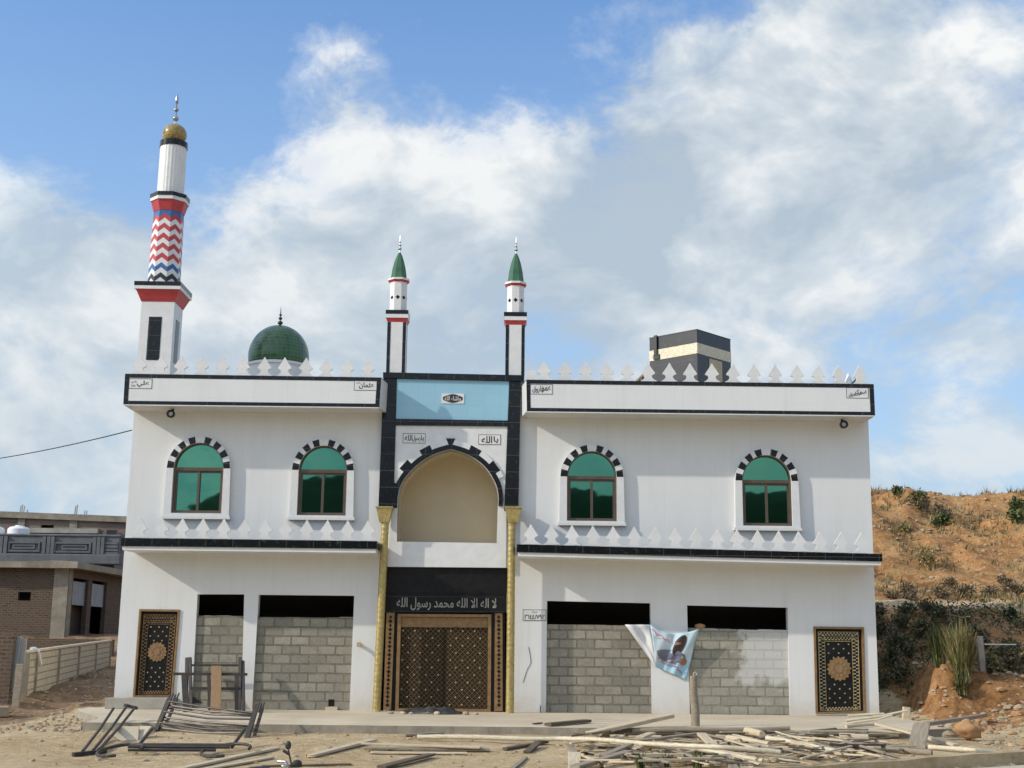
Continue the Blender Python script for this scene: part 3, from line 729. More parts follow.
# windows
for w in WIN:
    pts, x0, zs, zb, r, rt = win_hole(w)
    zsill = P(w[0], w[5])[1]
    ring = .165; out = [(x0 - r - ring - .02, zsill + .07)]
    for k in range(25):
        t = math.pi * (1 - k / 24); out.append((x0 + (r + ring) * math.cos(t), zs + (rt + ring) * math.sin(t)))
    out.append((x0 + r + ring + .02, zsill + .07))
    wn = thing_part = bpy.data.objects.new('window', None); col.objects.link(wn); wn.parent = mosque; ORG[wn] = Vector((x0, 0, zb)); wn.location = ORG[wn] - ORG[mosque]
    mb = MB(); mb.prism(out, -.13, -.001, 0, [pts])
    mb.box(x0 - r - ring - .05, x0 + r + ring + .05, -.145, -.002, zsill - .0, zsill + .069); mb.build('surround', WHITEP, wn)
    for deg in (7, 30, 52, 74, 106, 128, 150, 173):
        a0, a1 = R(deg - 6.6), R(deg + 6.6); qd = []
        for rr, an in ((.002, a0), (ring - .006, a0), (ring - .006, a1), (.002, a1)):
            qd.append((x0 + (r + rr) * math.cos(an), zs + (rt + rr) * math.sin(an)))
        mb = MB(); mb.prism(qd, -.132, -.12); mb.build('voussoir', BLACK, wn)
    # brown aluminium frame: outer ring, transom, sliding sashes
    mb = MB(); t = .055
    def inner(g):
        i = [(x0 - r + g, zb + g)]
        for k in range(21):
            an = math.pi * (1 - k / 20); i.append((x0 + (r - g) * math.cos(an), zs + (rt - g) * math.sin(an)))
        i.append((x0 + r - g, zb + g)); return i
    g1 = inner(.0015)
    hole1 = [(x0 - r + t, zb + t * 1.3), (x0 - r + t, zs - .05), (x0 + r - t, zs - .05), (x0 + r - t, zb + t * 1.3)]
    hole2 = [(x0 - r + .03, zs + .03)] + [(x0 + (r - .03) * math.cos(math.pi * (1 - k / 20)), max(zs + .03, zs + (rt - .03) * math.sin(math.pi * (1 - k / 20)))) for k in range(1, 20)] + [(x0 + r - .03, zs + .03)]
    mb.prism(g1, -.05, .06, 0, [hole1, hole2])
    mb.box(x0 - .03, x0 + .03, -.03, .05, zb + t * 1.3 + .001, zs - .051)
    mb.box(x0 - r + t + .001, x0 - .031, -.02, .03, zs - .095, zs - .051); mb.box(x0 + .031, x0 + r - t - .001, -.005, .045, zs - .095, zs - .051)
    mb.box(x0 - r + t + .001, x0 - r + t + .035, -.02, .03, zb + t * 1.3 + .001, zs - .096); mb.box(x0 + r - t - .035, x0 + r - t - .001, -.005, .045, zb + t * 1.3 + .001, zs - .096)
    mb.build('frame', BROWNAL, wn)
    mb = MB(); mb.prism(hole2, .012, .02); mb.build('fanlight', GLASS, wn)
    mb = MB(); mb.box(x0 - r + t, x0 - .0295, .005, .012, zb + t, zs - .05); mb.build('pane', GLASS, wn)
    mb = MB(); mb.box(x0 + .0295, x0 + r - t, .022, .029, zb + t, zs - .05); mb.build('pane', GLASS, wn)

# floodlight rings under the parapets
for px, py in ((170.4, 413.6), (844.2, 424.2)):
    x, z = P(px, py, -.55); mb = MB(); LY = -.45
    n = 20
    for k in range(n):
        t0, t1 = 2 * math.pi * k / n, 2 * math.pi * (k + 1) / n
        for (ra, rb, ya, yb) in ((.092, .098, 0, -.10), (.098, .062, -.10, -.115), (.062, .05, -.115, -.05)):
            mb.poly([(x + ra * math.cos(t0), LY + ya, z + ra * math.sin(t0)), (x + ra * math.cos(t1), LY + ya, z + ra * math.sin(t1)), (x + rb * math.cos(t1), LY + yb, z + rb * math.sin(t1)), (x + rb * math.cos(t0), LY + yb, z + rb * math.sin(t0))])
    mb.tube([(x, LY - .01, z), (x, LY + .06, z), (x, LY + .10, z + .2)], .035, 8)
    fl_ = mb.build('floodlight', BLACKP, mosque, smooth=30, merge=True)
    mb = MB(); mb.prism([(x + .052 * math.cos(2 * math.pi * k / 16), z + .052 * math.sin(2 * math.pi * k / 16)) for k in range(16)], LY - .06, LY - .04); mb.build('lens', PLAST, fl_)
# small outlet on the left pier
x, z = P(359.5, 644.5); mb = MB(); mb.tube([(x, -.001, z), (x, -.12, z)], .045, 10); mb.box(x - .05, x + .06, -.16, -.121, z - .05, z + .05); mb.build('outlet_box', GOLDB, mosque, bevel=.008)

mb = MB(); mb.tube([PV(*p, -.004) for p in ((528.6, 647), (530.2, 655), (531, 662), (529.6, 666), (527.8, 668), (525.4, 675), (523, 682.5))], .006, 5); mb.build('wall_crack', BLACKP, mosque)
# ---- side doors
def uvq(q, u, v):                              # bilinear in a quad tl,tr,br,bl of (x,z)
    tl, tr, br, bl = q
    a = (tl[0] + (tr[0] - tl[0]) * u, tl[1] + (tr[1] - tl[1]) * u); b = (bl[0] + (br[0] - bl[0]) * u, bl[1] + (br[1] - bl[1]) * u)
    return (a[0] + (b[0] - a[0]) * v, a[1] + (b[1] - a[1]) * v)
def quadstrip(mb, q, u0, u1, v0, v1, y0, y1, mi=0):
    mb.prism([uvq(q, u0, v0), uvq(q, u1, v0), uvq(q, u1, v1), uvq(q, u0, v1)], y0, y1, mi)
for di, dq in enumerate(DOORS):
    q4 = px2(dq); dr = bpy.data.objects.new('side_door', None); col.objects.link(dr); dr.parent = mosque
    ORG[dr] = Vector((q4[3][0], 0, q4[3][1])); dr.location = ORG[dr] - ORG[mosque]
    wd = abs(q4[1][0] - q4[0][0]); ht = abs(q4[0][1] - q4[3][1]); eu = .05 / wd * 1.0; ev = .05 / ht
    mb = MB(); mb.prism([uvq(q4, .002, .001), uvq(q4, .998, .001), uvq(q4, .998, .998), uvq(q4, .002, .998)], -.03, .20, 0, [[uvq(q4, eu, ev), uvq(q4, 1 - eu, ev), uvq(q4, 1 - eu, 1 - ev * .7), uvq(q4, eu, 1 - ev * .7)]])
    mb.build('door_frame', BRONZE, dr)
    lf = MB(); quadstrip(lf, q4, eu + .004, 1 - eu - .004, ev + .002, 1 - ev * .75, .06, .12); leaf = lf.build('door_leaf', BLACKG, dr)
    # carved gold border of small lozenges in two rows, and a lattice head
    mb = MB(); n = 44
    for k in range(n):
        v = .085 + (.955 - .085) * k / (n - 1)
        for u in (.135, .195, .805, .865):
            if k % 2 == (u in (.195, .805)): quadstrip(mb, q4, u - .026, u + .026, v - .0065, v + .0065, .052, .061)
    for k in range(24):
        u = .13 + .74 * k / 23
        for v in (.075, .094, .94, .957): 
            if (k + (v in (.094, .957))) % 2: quadstrip(mb, q4, u - .017, u + .017, v - .007, v + .007, .052, .061)
        if k % 2: quadstrip(mb, q4, u - .019, u + .019, .125, .137, .052, .061)
        else: quadstrip(mb, q4, u - .019, u + .019, .145, .157, .052, .061)
    for (u0, u1, v0, v1) in ((.10, .113, .06, .97), (.887, .90, .06, .97), (.225, .232, .11, .93), (.768, .775, .11, .93), (.10, .90, .058, .063), (.10, .90, .968, .973), (.225, .775, .168, .173), (.225, .775, .107, .111)):
        quadstrip(mb, q4, u0, u1, v0, v1, .05, .061)
    mb.build('carved_border', GOLDB if di else BRONZE, leaf)
    mb = MB()
    for r_ in range(14):
        for c_ in range(3):
            u = .30 + .2 * c_ + (.1 if r_ % 2 else 0); v = .205 + .052 * r_
            if u > .73: continue
            if abs(v - .50) < .135 and abs(u - .5) < .21: continue
            cx, cz = uvq(q4, u, v); a = .021
            mb.prism([(cx - a, cz), (cx, cz + a), (cx + a, cz), (cx, cz - a)], .048, .061)
    mb.build('studs', GOLDB, leaf)
    cx, cz = uvq(q4, .5, .49); rr = wd * .215; mb = MB()
    pts = [(cx + (rr * (1.0 + .11 * (1 if (k % 4) < 2 else -0.2))) * math.cos(2 * math.pi * k / 64), cz + (rr * (1.0 + .11 * (1 if (k % 4) < 2 else -.2))) * math.sin(2 * math.pi * k / 64)) for k in range(64)]
    mb.prism(pts, .045, .0605)
    for k in range(10):
        an = 2 * math.pi * k / 10; px_, pz_ = cx + rr * .62 * math.cos(an), cz + rr * .62 * math.sin(an); a = rr * .14
        mb.prism([(px_ + a * math.cos(t * .785), pz_ + a * math.sin(t * .785)) for t in range(8)], .037, .0455, 1)
    mb.prism([(cx + rr * .36 * math.cos(k * .3927), cz + rr * .36 * math.sin(k * .3927)) for k in range(16)], .034, .0455, 1)
    mb.build('medallion', [BRONZE, WOOD_O], leaf)
    hx, hz = uvq(q4, .90 if di == 0 else .095, .55); mb = MB(); mb.tube([(hx, .06, hz - .06), (hx, .0, hz - .05), (hx, .0, hz + .05), (hx, .06, hz + .06)], .012, 8); mb.build('handle', CHROME, leaf)
    # threshold
    a, b_ = q4[3], q4[2]
    mb = MB(); mb.box(min(a[0], b_[0]) - (.1 if di == 0 else 0), max(a[0], b_[0]) + .1, -.42 if di == 0 else -.06, -.001 if di == 0 else .2, PLZ + .003, min(a[1], b_[1]) - .002); mb.build('door_step', CONC, mosque, bevel=.01)

# ---- portal
pt = bpy.data.objects.new('portal', None); col.objects.link(pt); pt.parent = mosque; ORG[pt] = Vector((0, 0, PLZ)) + Vector((P(446, 712)[0], PZ, 0)); pt.location = ORG[pt] - ORG[mosque]
Y = PZ
def pq(*pts): return [P(x, y, Y) for x, y in pts]
mb = MB()
mb.prism(pq((383.4, 378.2), (397.0, 378.6), (393.4, 508.0), (378.4, 507.2)), Y, .2)
mb.prism(pq((509.2, 381.2), (520.8, 381.6), (518.4, 511.4), (504.2, 510.8)), Y, .2)
mb.prism(pq((383.2, 372.6), (524.2, 375.6), (524.2, 381.4), (383.2, 378.1)), Y - .05, .2)
mb.prism(pq((396.0, 418.8), (508.2, 420.6), (508.0, 426.2), (395.8, 425.2)), Y - .01, .1)
mb.build('black_surround', BLACK, pt)
mb = MB(); mb.prism(pq((396.9, 378.7), (509.3, 381.3), (508.3, 420.5), (396.0, 418.7)), Y + .012, .1); bp = mb.build('blue_panel', BLUE, pt)
# arch panel with niche
arch = [P(x, y, Y) for x, y in ARCH]
panel_out = pq((395.8, 425.3), (508.0, 426.3), (506.4, 511), (506.0, 567.6), (387.6, 566.6), (391.6, 508))
mb = MB(); mb.prism(panel_out, Y + .03, .22, 0, [arch]); mb.build('arch_wall', WHITEP, pt)
# niche interior
xs_ = [a[0] for a in arch]; zs_ = [a[1] for a in arch]
mb = MB(); n = len(arch)
ND = 1.15
for i in range(n):
    a, b_ = arch[i], arch[(i + 1) % n]
    mb.poly([(a[0], Y + .032, a[1]), (b_[0], Y + .032, b_[1]), (b_[0], Y + ND, b_[1]), (a[0], Y + ND, a[1])])
mb.prism(arch, Y + ND, Y + ND + .1); mb.build('niche', TAN, pt)
# black inner ring and alternating voussoirs
def offset_arch(d):
    out = []
    for i, p in enumerate(arch):
        a = Vector(arch[max(i - 1, 0)]); b_ = Vector(arch[min(i + 1, n - 1)]); t = (b_ - a).normalized(); nrm = Vector((-t.y, t.x))
        out.append((p[0] + nrm.x * d, p[1] + nrm.y * d))
    return out
z_sp = P(398, 508, Y)[1]
idx = [i for i in range(n) if arch[i][1] > z_sp - .02]
o1 = offset_arch(.012); o2 = offset_arch(.125); o3 = offset_arch(.255)
mb = MB()
for i, j in zip(idx, idx[1:]):
    mb.prism([o1[i], o1[j], o2[j], o2[i]], Y - .012, Y + .031)
mb.build('arch_band', BLACK, pt)
mb = MB(); mb2 = MB(); tot = 0; seg = []
for i, j in zip(idx, idx[1:]):
    L_ = (Vector(o2[j]) - Vector(o2[i])).length; seg.append((tot, i, j, L_)); tot += L_
ia = min(idx, key=lambda k: -arch[k][1]); s_ap = [s_ for s_, i, j, l in seg if i == ia][0]
def at_s(s_, o):
    for (a, i, j, l) in seg:
        if s_ <= a + l or j == idx[-1]:
            t = max(0, min(1, (s_ - a) / l)); return (lerp(o[i][0], o[j][0], t), lerp(o[i][1], o[j][1], t))
for k in range(-3, 4):
    c_ = s_ap + k * .60; hw = .135 if k else .075
    if c_ - hw < .25 or c_ + hw > tot - .25: continue
    pts = [at_s(c_ - hw, o2), at_s(c_, o2), at_s(c_ + hw, o2), at_s(c_ + hw, o3 if k else o3), at_s(c_ - hw, o3)]
    if k == 0: cxx = arch[ia][0]; zz = o2[ia][1]; pts = [(cxx - .05, zz - .005), (cxx + .05, zz - .005), (cxx + .11, zz + .14), (cxx - .11, zz + .14)]
    mb = MB(); mb.prism(pts, Y - .011, Y + .031); mb.build('voussoir', BLACK, pt)
mb = MB()
for i, j in zip(idx, idx[1:]):
    if min(o3[i][0], o3[j][0]) < P(397, 460, Y)[0] + .02 or max(o3[i][0], o3[j][0]) > P(504.6, 470, Y)[0] - .02: continue
    mb.prism([o2[i], o2[j], o3[j], o3[i]], Y - .008, Y + .031)
mb.build('arch_ring', WHITEP, pt, merge=True)
# dark granite doorway
Yd = .02
def pd(*pts): return [P(x, y, Yd) for x, y in pts]
mb = MB(); mb.prism(pd((385.8, 567.0), (507.8, 568.2), (506.8, 594.4), (385.2, 593.8)), Yd - .04, .2)
mb.prism(pd((383.0, 612.6), (387.2, 612.6), (383.6, 712.2), (379.0, 712.2)), Yd - .02, .2); mb.prism(pd((502.6, 613), (507.0, 613), (507.4, 713), (502.4, 713)), Yd - .02, .2)
mb.prism(pd((394.6, 612.6), (398.0, 612.6), (395.4, 712.2), (391.2, 712.2)), Yd - .01, .2); mb.prism(pd((491.2, 613), (495.2, 613), (494.0, 713), (490.6, 713)), Yd - .01, .2)
mb.build('granite_lintel', BLACKG, pt)
mb = MB(); mb.prism(pd((384.8, 594.0), (506.6, 594.6), (506.2, 613.0), (384.0, 612.4)), Yd - .07, .2); sp_ = mb.build('inscription_panel', BLACKG, pt)
mb = MB()
for a, b_ in (((387.6, 596.2), (504.4, 596.9)), ((387.0, 611.0), (503.8, 611.6))):
    p0, p1 = P(*a, Yd - .072), P(*b_, Yd - .072); mb.prism([(p0[0], p0[1]), (p1[0], p1[1]), (p1[0], p1[1] - .012), (p0[0], p0[1] - .012)], Yd - .076, Yd - .069)
mb.build('panel_line', GREYG, sp_)
SILV = M('silver_lettering', (.34, .32, .285), (.24, .23, .20), .5, 8, .0, 20)
INK = M('black_lettering', (.03, .03, .03), (.02, .02, .02), .6, 8, 0, 20)
Yl = Yd - .079; a = P(396.5, 610.0, Yl); b_ = P(496.5, 598.4, Yl)
lettering('inscription', 'لا اله الا الله محمد رسول الله', a[0], b_[0], a[1], b_[1], Yl, SILV, sp_, bold=.012)
pil = []
for q4 in (pd((386.6, 612.7), (394.8, 612.7), (391.2, 709.6), (383.4, 709.6)), pd((495.0, 613.2), (502.4, 613.2), (502.6, 711.0), (494.2, 711.0))):
    mb = MB(); mb.prism(q4, Yd - .05, .2); pil.append(mb.build('pilaster', BRONZE, pt))
for ip, (cx, sl) in enumerate(((390.7, -3.5), (498.7, .2))):
    mb = MB()
    for k in range(22):
        v = k / 21; y = 617 + 88 * v; c_ = P(cx + sl * v, y, Yd - .05); a = .05 if k % 2 else .035
        mb.prism([(c_[0] - a, c_[1]), (c_[0], c_[1] + .045), (c_[0] + a, c_[1]), (c_[0], c_[1] - .045)], Yd - .056, Yd - .049)
    mb.build('carving', BLACKG, pil[ip])
# door: frame, top panel, two lattice leaves
md = bpy.data.objects.new('main_door', None); col.objects.link(md); md.parent = mosque; ORG[md] = Vector((P(445, 711)[0], Yd, PLZ)); md.location = ORG[md] - ORG[mosque]
dq = pd((397.9, 613.8), (491.4, 614.4), (490.7, 711.6), (395.2, 710.6))
mb = MB(); mb.prism([uvq(dq, 0, 0), uvq(dq, 1, 0), uvq(dq, 1, 1), uvq(dq, 0, 1)], Yd - .03, .2, 0, [[uvq(dq, .035, .03), uvq(dq, .965, .03), uvq(dq, .965, .975), uvq(dq, .035, .975)]]); mb.build('door_frame', BRONZE, md)
mb = MB(); quadstrip(mb, dq, .037, .963, .032, .138, Yd + .03, .15); hp_ = mb.build('head_panel', BRONZE, md)
mb = MB(); quadstrip(mb, dq, .05, .95, .062, .068, Yd + .022, Yd + .031); quadstrip(mb, dq, .05, .95, .115, .122, Yd + .022, Yd + .031); quadstrip(mb, dq, .493, .507, .035, .136, Yd + .02, Yd + .031); mb.build('moulding', WOOD_O, hp_)
def lattice():
    m, ns, ln, b = newmat('carved_lattice')
    t, uv, s_ = walluv(ns, ln); P_ = .118
    def stripes(op, k, wd):
        e = mathn(ns, ln, op, s_.outputs[0], s_.outputs[2]); e = mathn(ns, ln, 'ADD', e, 50 + k); e = mathn(ns, ln, 'MODULO', e, P_)
        return mathn(ns, ln, 'LESS_THAN', mathn(ns, ln, 'ABSOLUTE', mathn(ns, ln, 'SUBTRACT', e, P_ / 2)), wd)
    f = mathn(ns, ln, 'MAXIMUM', stripes('ADD', 0, .012), stripes('SUBTRACT', 0, .012))
    g = mathn(ns, ln, 'MAXIMUM', stripes('ADD', P_ / 2, .006), stripes('SUBTRACT', P_ / 2, .006))
    c = mixc(ns, ln, f, (.012, .009, .007), (.13, .088, .046)); c = mixc(ns, ln, mathn(ns, ln, 'MULTIPLY', g, .6), c, (.12, .075, .035))
    ln.new(c, b.inputs['Base Color']); b.inputs['Roughness'].default_value = .7; b.inputs['Specular IOR Level'].default_value = .12
    bumpn(ns, ln, b, mathn(ns, ln, 'MAXIMUM', f, mathn(ns, ln, 'MULTIPLY', g, .5)), .8, .02); return m
LATT = lattice()
for u0, u1 in ((.037, .4985), (.5015, .963)):
    mb = MB(); quadstrip(mb, dq, u0, u1, .141, .972, Yd + .05, .15); lf_ = mb.build('lattice_leaf', LATT, md)
    mb = MB()
    for r_ in range(11):
        for c_ in range(7):
            u = .055 + .89 * (c_ + (.5 if r_ % 2 else 0.03)) / 7; v = .175 + .076 * r_
            if u0 + .01 < u < u1 - .01:
                cx, cz = uvq(dq, u, v); a = .023; mb.prism([(cx - a, cz), (cx, cz + a), (cx + a, cz), (cx, cz - a)], Yd + .035, Yd + .0505)
    mb.build('studs', GOLDB, lf_)
mb = MB(); quadstrip(mb, dq, .496, .504, .142, .97, Yd + .03, Yd + .0495); mb.build('meeting_stile', BLACKG, md)

# gold columns
for (xb, yb, xt, yt) in ((376.4, 711.6, 385.2, 522), (509.8, 712.4, 511.8, 522.5)):
    Yc = -.36
    xb_, zb_ = P(xb, yb, Yc); xt_, zt_ = P(xt, yt, Yc); mb = MB(); rows = 120
    base = len(mb.v); nn = 24
    for i in range(rows + 1):
        t = i / rows; z = lerp(PLZ + .004, zt_, t); x = lerp(xb_, xt_, t)
        for k in range(nn):
            a = 2 * math.pi * k / nn; rr = .092 * (1 + .07 * math.sin(4 * a + z * 26) * math.sin(4 * a - z * 26)) * (1.06 - .1 * t)
            mb.v.append((x + rr * math.cos(a), Yc + rr * math.sin(a), z))
    for i in range(rows):
        for k in range(nn):
            k2 = (k + 1) % nn; mb.f.append((i * nn + k, i * nn + k2, (i + 1) * nn + k2, (i + 1) * nn + k)); mb.m.append(0)
    gc = mb.build('gold_column', GOLD, mosque, smooth=True)
    w_ = .19; xc = xt_ - .02 if xb < 450 else xt_ + .03; ztop = P(xt, 508.4, Yc)[1]
    mb = MB(); mb.hexa([(xc - w_, -.5, ztop), (xc + w_, -.5, ztop), (xc + w_, -.151, ztop), (xc - w_, -.151, ztop)],
                       [(xc - .11, -.47, zt_ - .01), (xc + .11, -.47, zt_ - .01), (xc + .11, -.22, zt_ - .01), (xc - .11, -.22, zt_ - .01)])
    mb.box(xc - w_ - .012, xc + w_ + .012, -.52, -.151, ztop + .001, ztop + .035)
    mb.build('capital', GOLD, gc)

# name plaques with lettering
def plaque(name, tl, br, Y_, text, frame=True, pad=.1, parent=None, raw=False, extra=None, bold=.02):
    a, b_ = P(*tl, Y_), P(*br, Y_); mb = MB(); mb.box(a[0], b_[0], Y_ - .0005, Y_ + .01, b_[1], a[1]); pq_ = mb.build('plaque', WHITEP, parent or mosque)
    w_, h_ = b_[0] - a[0], a[1] - b_[1]; t = .011
    mb = MB(); mb.prism([(a[0], b_[1]), (a[0], a[1]), (b_[0], a[1]), (b_[0], b_[1])], Y_ - .0035, Y_ - .0003, 0, [[(a[0] + t, b_[1] + t), (a[0] + t, a[1] - t), (b_[0] - t, a[1] - t), (b_[0] - t, b_[1] + t)]])
    mb.build('plaque_border', INK, pq_)
    for (s_, u0, u1, v0, v1, rw) in text:
        lettering('lettering', s_, a[0] + w_ * u0, a[0] + w_ * u1, a[1] - h_ * v1, a[1] - h_ * v0, Y_ - .003, INK, pq_, raw=rw, bold=bold)
    return pq_
Yp = -SO - .003
plaque('plaque', (129.2, 378.4), (151.8, 388.8), Yp, [('علي', .34, .88, .22, .85, False), ('رضي', .10, .33, .2, .5, False), ('عنه', .1, .3, .6, .82, False)])
plaque('plaque', (354.2, 380.2), (376.8, 390.6), Yp, [('عثمان', .22, .86, .2, .85, False), ('رضي', .10, .26, .15, .4, False)])
plaque('plaque', (530.2, 384.2), (552.6, 394.4), Yp, [('عمر', .52, .92, .2, .85, False), ('فاروق', .1, .58, .15, .88, False)])
plaque('plaque', (846.0, 387.4), (868.8, 398.4), Yp, [('ابو', .62, .9, .25, .65, False), ('بكر', .34, .66, .2, .7, False), ('صديق', .1, .6, .5, .9, False)])
plaque('plaque', (403.0, 433.2), (425.4, 443.4), PZ + .024, [('رسول', .42, .78, .2, .85, False), ('الله', .08, .42, .15, .75, False), ('يا', .8, .93, .2, .8, False)], parent=pt)
plaque('plaque', (478.4, 434.4), (500.6, 444.8), PZ + .024, [('الله', .14, .62, .15, .85, False), ('يا', .68, .9, .18, .85, False)], parent=pt)
plaque('plaque', (522.8, 609.4), (546.2, 620.8), -.008, [('٢٦٤٤/٧٩٢', .07, .93, .45, .88, True), ('سنة', .4, .62, .1, .32, False)])
# centre plaque on the blue panel: black cartouche with white lettering
a, b_ = P(441.6, 393.4, Y), P(464.0, 403.6, Y); yb_ = Y + .011
mb = MB(); mb.box(a[0], b_[0], yb_ - .012, yb_ + .01, b_[1], a[1]); cp = mb.build('plaque', WHITEP, pt)
mb = MB(); w_, h_ = b_[0] - a[0], a[1] - b_[1]; cx, cz = (a[0] + b_[0]) / 2, (a[1] + b_[1]) / 2
pts = []
for k in range(60):
    t = 2 * math.pi * k / 60; rx = w_ * .44; rz = h_ * (.30 + .14 * max(0, abs(math.sin(t)) ** 6)); pts.append((cx + rx * math.cos(t) * (1 - .0), cz + rz * (abs(math.sin(t)) ** .6) * (1 if math.sin(t) > 0 else -1)))
mb.prism(pts, yb_ - .016, yb_ - .0125); mb.build('cartouche', INK, cp)
lettering('lettering', 'ماشاء الله', cx - w_ * .36, cx + w_ * .36, cz - h_ * .24, cz + h_ * .26, yb_ - .018, WHITEP, cp, bold=.01)

# ---- roof turrets over the portal
def turret(pxf, py_base, py_cap0, py_oct0, py_oct1, py_ring, py_cone, py_fin, lean):
    """pixel heights from the base up; pxf=(left,right) of the square front face at its foot"""
    Yf = -.12; S = P(pxf[1], py_base, Yf)[0] - P(pxf[0], py_base, Yf)[0]; Yc = Yf + S / 2
    xc = (P(pxf[0], py_base, Yf)[0] + P(pxf[1], py_base, Yf)[0]) / 2
    Z = lambda py, dy=0: P(512 + (xc / (Yc + 31)) * F, py, Yc - dy)[1]
    zb = Z(py_base) - .02; z1 = Z(py_cap0); z2 = Z(py_oct0, .0); z3 = Z(py_oct1); z4 = Z(py_ring); z5 = Z(py_cone); z6 = Z(py_fin); hs = S / 2
    tp = bpy.data.objects.new('turret', None); col.objects.link(tp); tp.parent = mosque; ORG[tp] = Vector((xc, Yc, zb)); tp.location = ORG[tp] - ORG[mosque]
    mb = MB(); mb.box(xc - hs, xc + hs, Yc - hs, Yc + hs, zb, z1 - .0); mb.build('turret_base', WHITEP, tp)
    mb = MB(); w = .075
    for sx in (-1, 1): 
        for sy in (-1, 1): mb.box(xc + sx * hs - (w if sx > 0 else .006), xc + sx * hs + (w if sx < 0 else .006), Yc + sy * hs - (.006 if sy < 0 else w), Yc + sy * hs + (.006 if sy > 0 else w), zb + .001, z1 - .003)
    mb.build('corner_strip', BLACK, tp)
    H = z2 - z1; mb = MB()
    mb.hexa([(xc - hs, Yc - hs, z1), (xc + hs, Yc - hs, z1), (xc + hs, Yc + hs, z1), (xc - hs, Yc + hs, z1)], [(xc - hs - .04, Yc - hs - .04, z1 + H * .34), (xc + hs + .04, Yc - hs - .04, z1 + H * .34), (xc + hs + .04, Yc + hs + .04, z1 + H * .34), (xc - hs - .04, Yc + hs + .04, z1 + H * .34)], 0)
    o = hs + .05; mb.box(xc - o, xc + o, Yc - o, Yc + o, z1 + H * .341, z1 + H * .66, 1); mb.box(xc - o - .004, xc + o + .004, Yc - o - .004, Yc + o + .004, z1 + H * .661, z2, 2)
    mb.build('turret_cap', [RED, WHITEP, BLACK], tp)
    ro = hs * .99; ph = R(22.5)
    mb = MB(); mb.lathe([(ro, z2 + .001), (ro, z3)], (xc, Yc, 0), 8, ph); dr_ = mb.build('octagon_drum', WHITEP, tp)
    mb = MB(); zd = lerp(z2, z3, .47); ap_ = ro * math.cos(R(22.5))
    for k in range(8):
        an = R(45 * k); nrm = Vector((math.cos(an), math.sin(an), 0)); tg = Vector((-nrm.y, nrm.x, 0)); c_ = Vector((xc, Yc, zd)) + nrm * (ap_ + .003); a = .055
        q0 = [c_ - tg * a, c_ + Vector((0, 0, a)), c_ + tg * a, c_ - Vector((0, 0, a))]; q1 = [p_ - nrm * .008 for p_ in q0]; mb.hexa(q0, q1)
    mb.build('diamond_inlay', BLACK, dr_)
    mb = MB(); hr = z4 - z3
    mb.lathe([(ro + .002, z3 + .001), (ro + .05, z3 + hr * .5)], (xc, Yc, 0), 8, ph, 0); mb.lathe([(ro + .06, z3 + hr * .5 + .001), (ro + .06, z4)], (xc, Yc, 0), 8, ph, 1); mb.build('turret_ring', [RED, WHITEP], tp)
    hc = z5 - z4; mb = MB(); mb.lathe([(ro * .97, z4 + .001), (ro * .90, z4 + hc * .15), (ro * .78, z4 + hc * .4), (ro * .58, z4 + hc * .65), (ro * .36, z4 + hc * .85), (ro * .12, z5)], (xc, Yc, 0), 8, ph)
    sp2 = mb.build('spire', GREENS, tp)
    hf = z6 - z5; mb = MB(); mb.tube([(xc, Yc, z5 - .02), (xc, Yc, z5 + hf * .7), (xc, Yc, z6)], [.014, .012, .002], 6)
    for f, r in ((.22, .05), (.42, .04), (.60, .03)): mb.ball((xc, Yc, z5 + hf * f), r, 10, 1, 1, .7)
    mb.build('finial', CHROME, sp2, smooth=40)
turret((386.2, 404.6), 374.5, 324.2, 312.6, 283.6, 279.8, 252.6, 235.4, 0)
turret((505.4, 524.2), 376.5, 327.0, 314.8, 287.6, 283.6, 253.6, 237.2, 0)

# ---- green dome on the roof
Yd_ = 3.6; cx, cz = P(278.6, 357.5, Yd_); rr = (P(308.6, 350, Yd_)[0] - P(248.4, 350, Yd_)[0]) / 2; ztop = P(278.6, 325.8, Yd_)[1]
hd = ztop - cz
prof = []
for k in range(25):
    a = -.28 + (math.pi / 2 + .28) * k / 24; prof.append((rr * math.cos(a) + .001, cz + hd * math.sin(a)))
mb = MB(); mb.lathe(prof, (cx, Yd_, 0), 48); dm = mb.build('dome', GREEN, mosque, smooth=True)
zdr = prof[0][1]; mb = MB(); mb.lathe([(rr * .99, ROOFZ), (rr * .99, zdr - .06), (rr * 1.04, zdr - .06), (rr * 1.04, zdr + .01), (rr * .98, zdr + .012)], (cx, Yd_, 0), 48); mb.build('dome_drum', WHITEP, dm, smooth=30)
zf = P(279, 306.5, Yd_)[1]; mb = MB(); mb.tube([(cx, Yd_, ztop - .02), (cx, Yd_, lerp(ztop, zf, .7)), (cx, Yd_, zf)], [.02, .015, .003], 6)
for f, r in ((.15, .075), (.38, .055), (.56, .04)): mb.ball((cx, Yd_, lerp(ztop, zf, f)), r, 12, 1, 1, .75)
mb.build('finial', STEEL, dm, smooth=40)
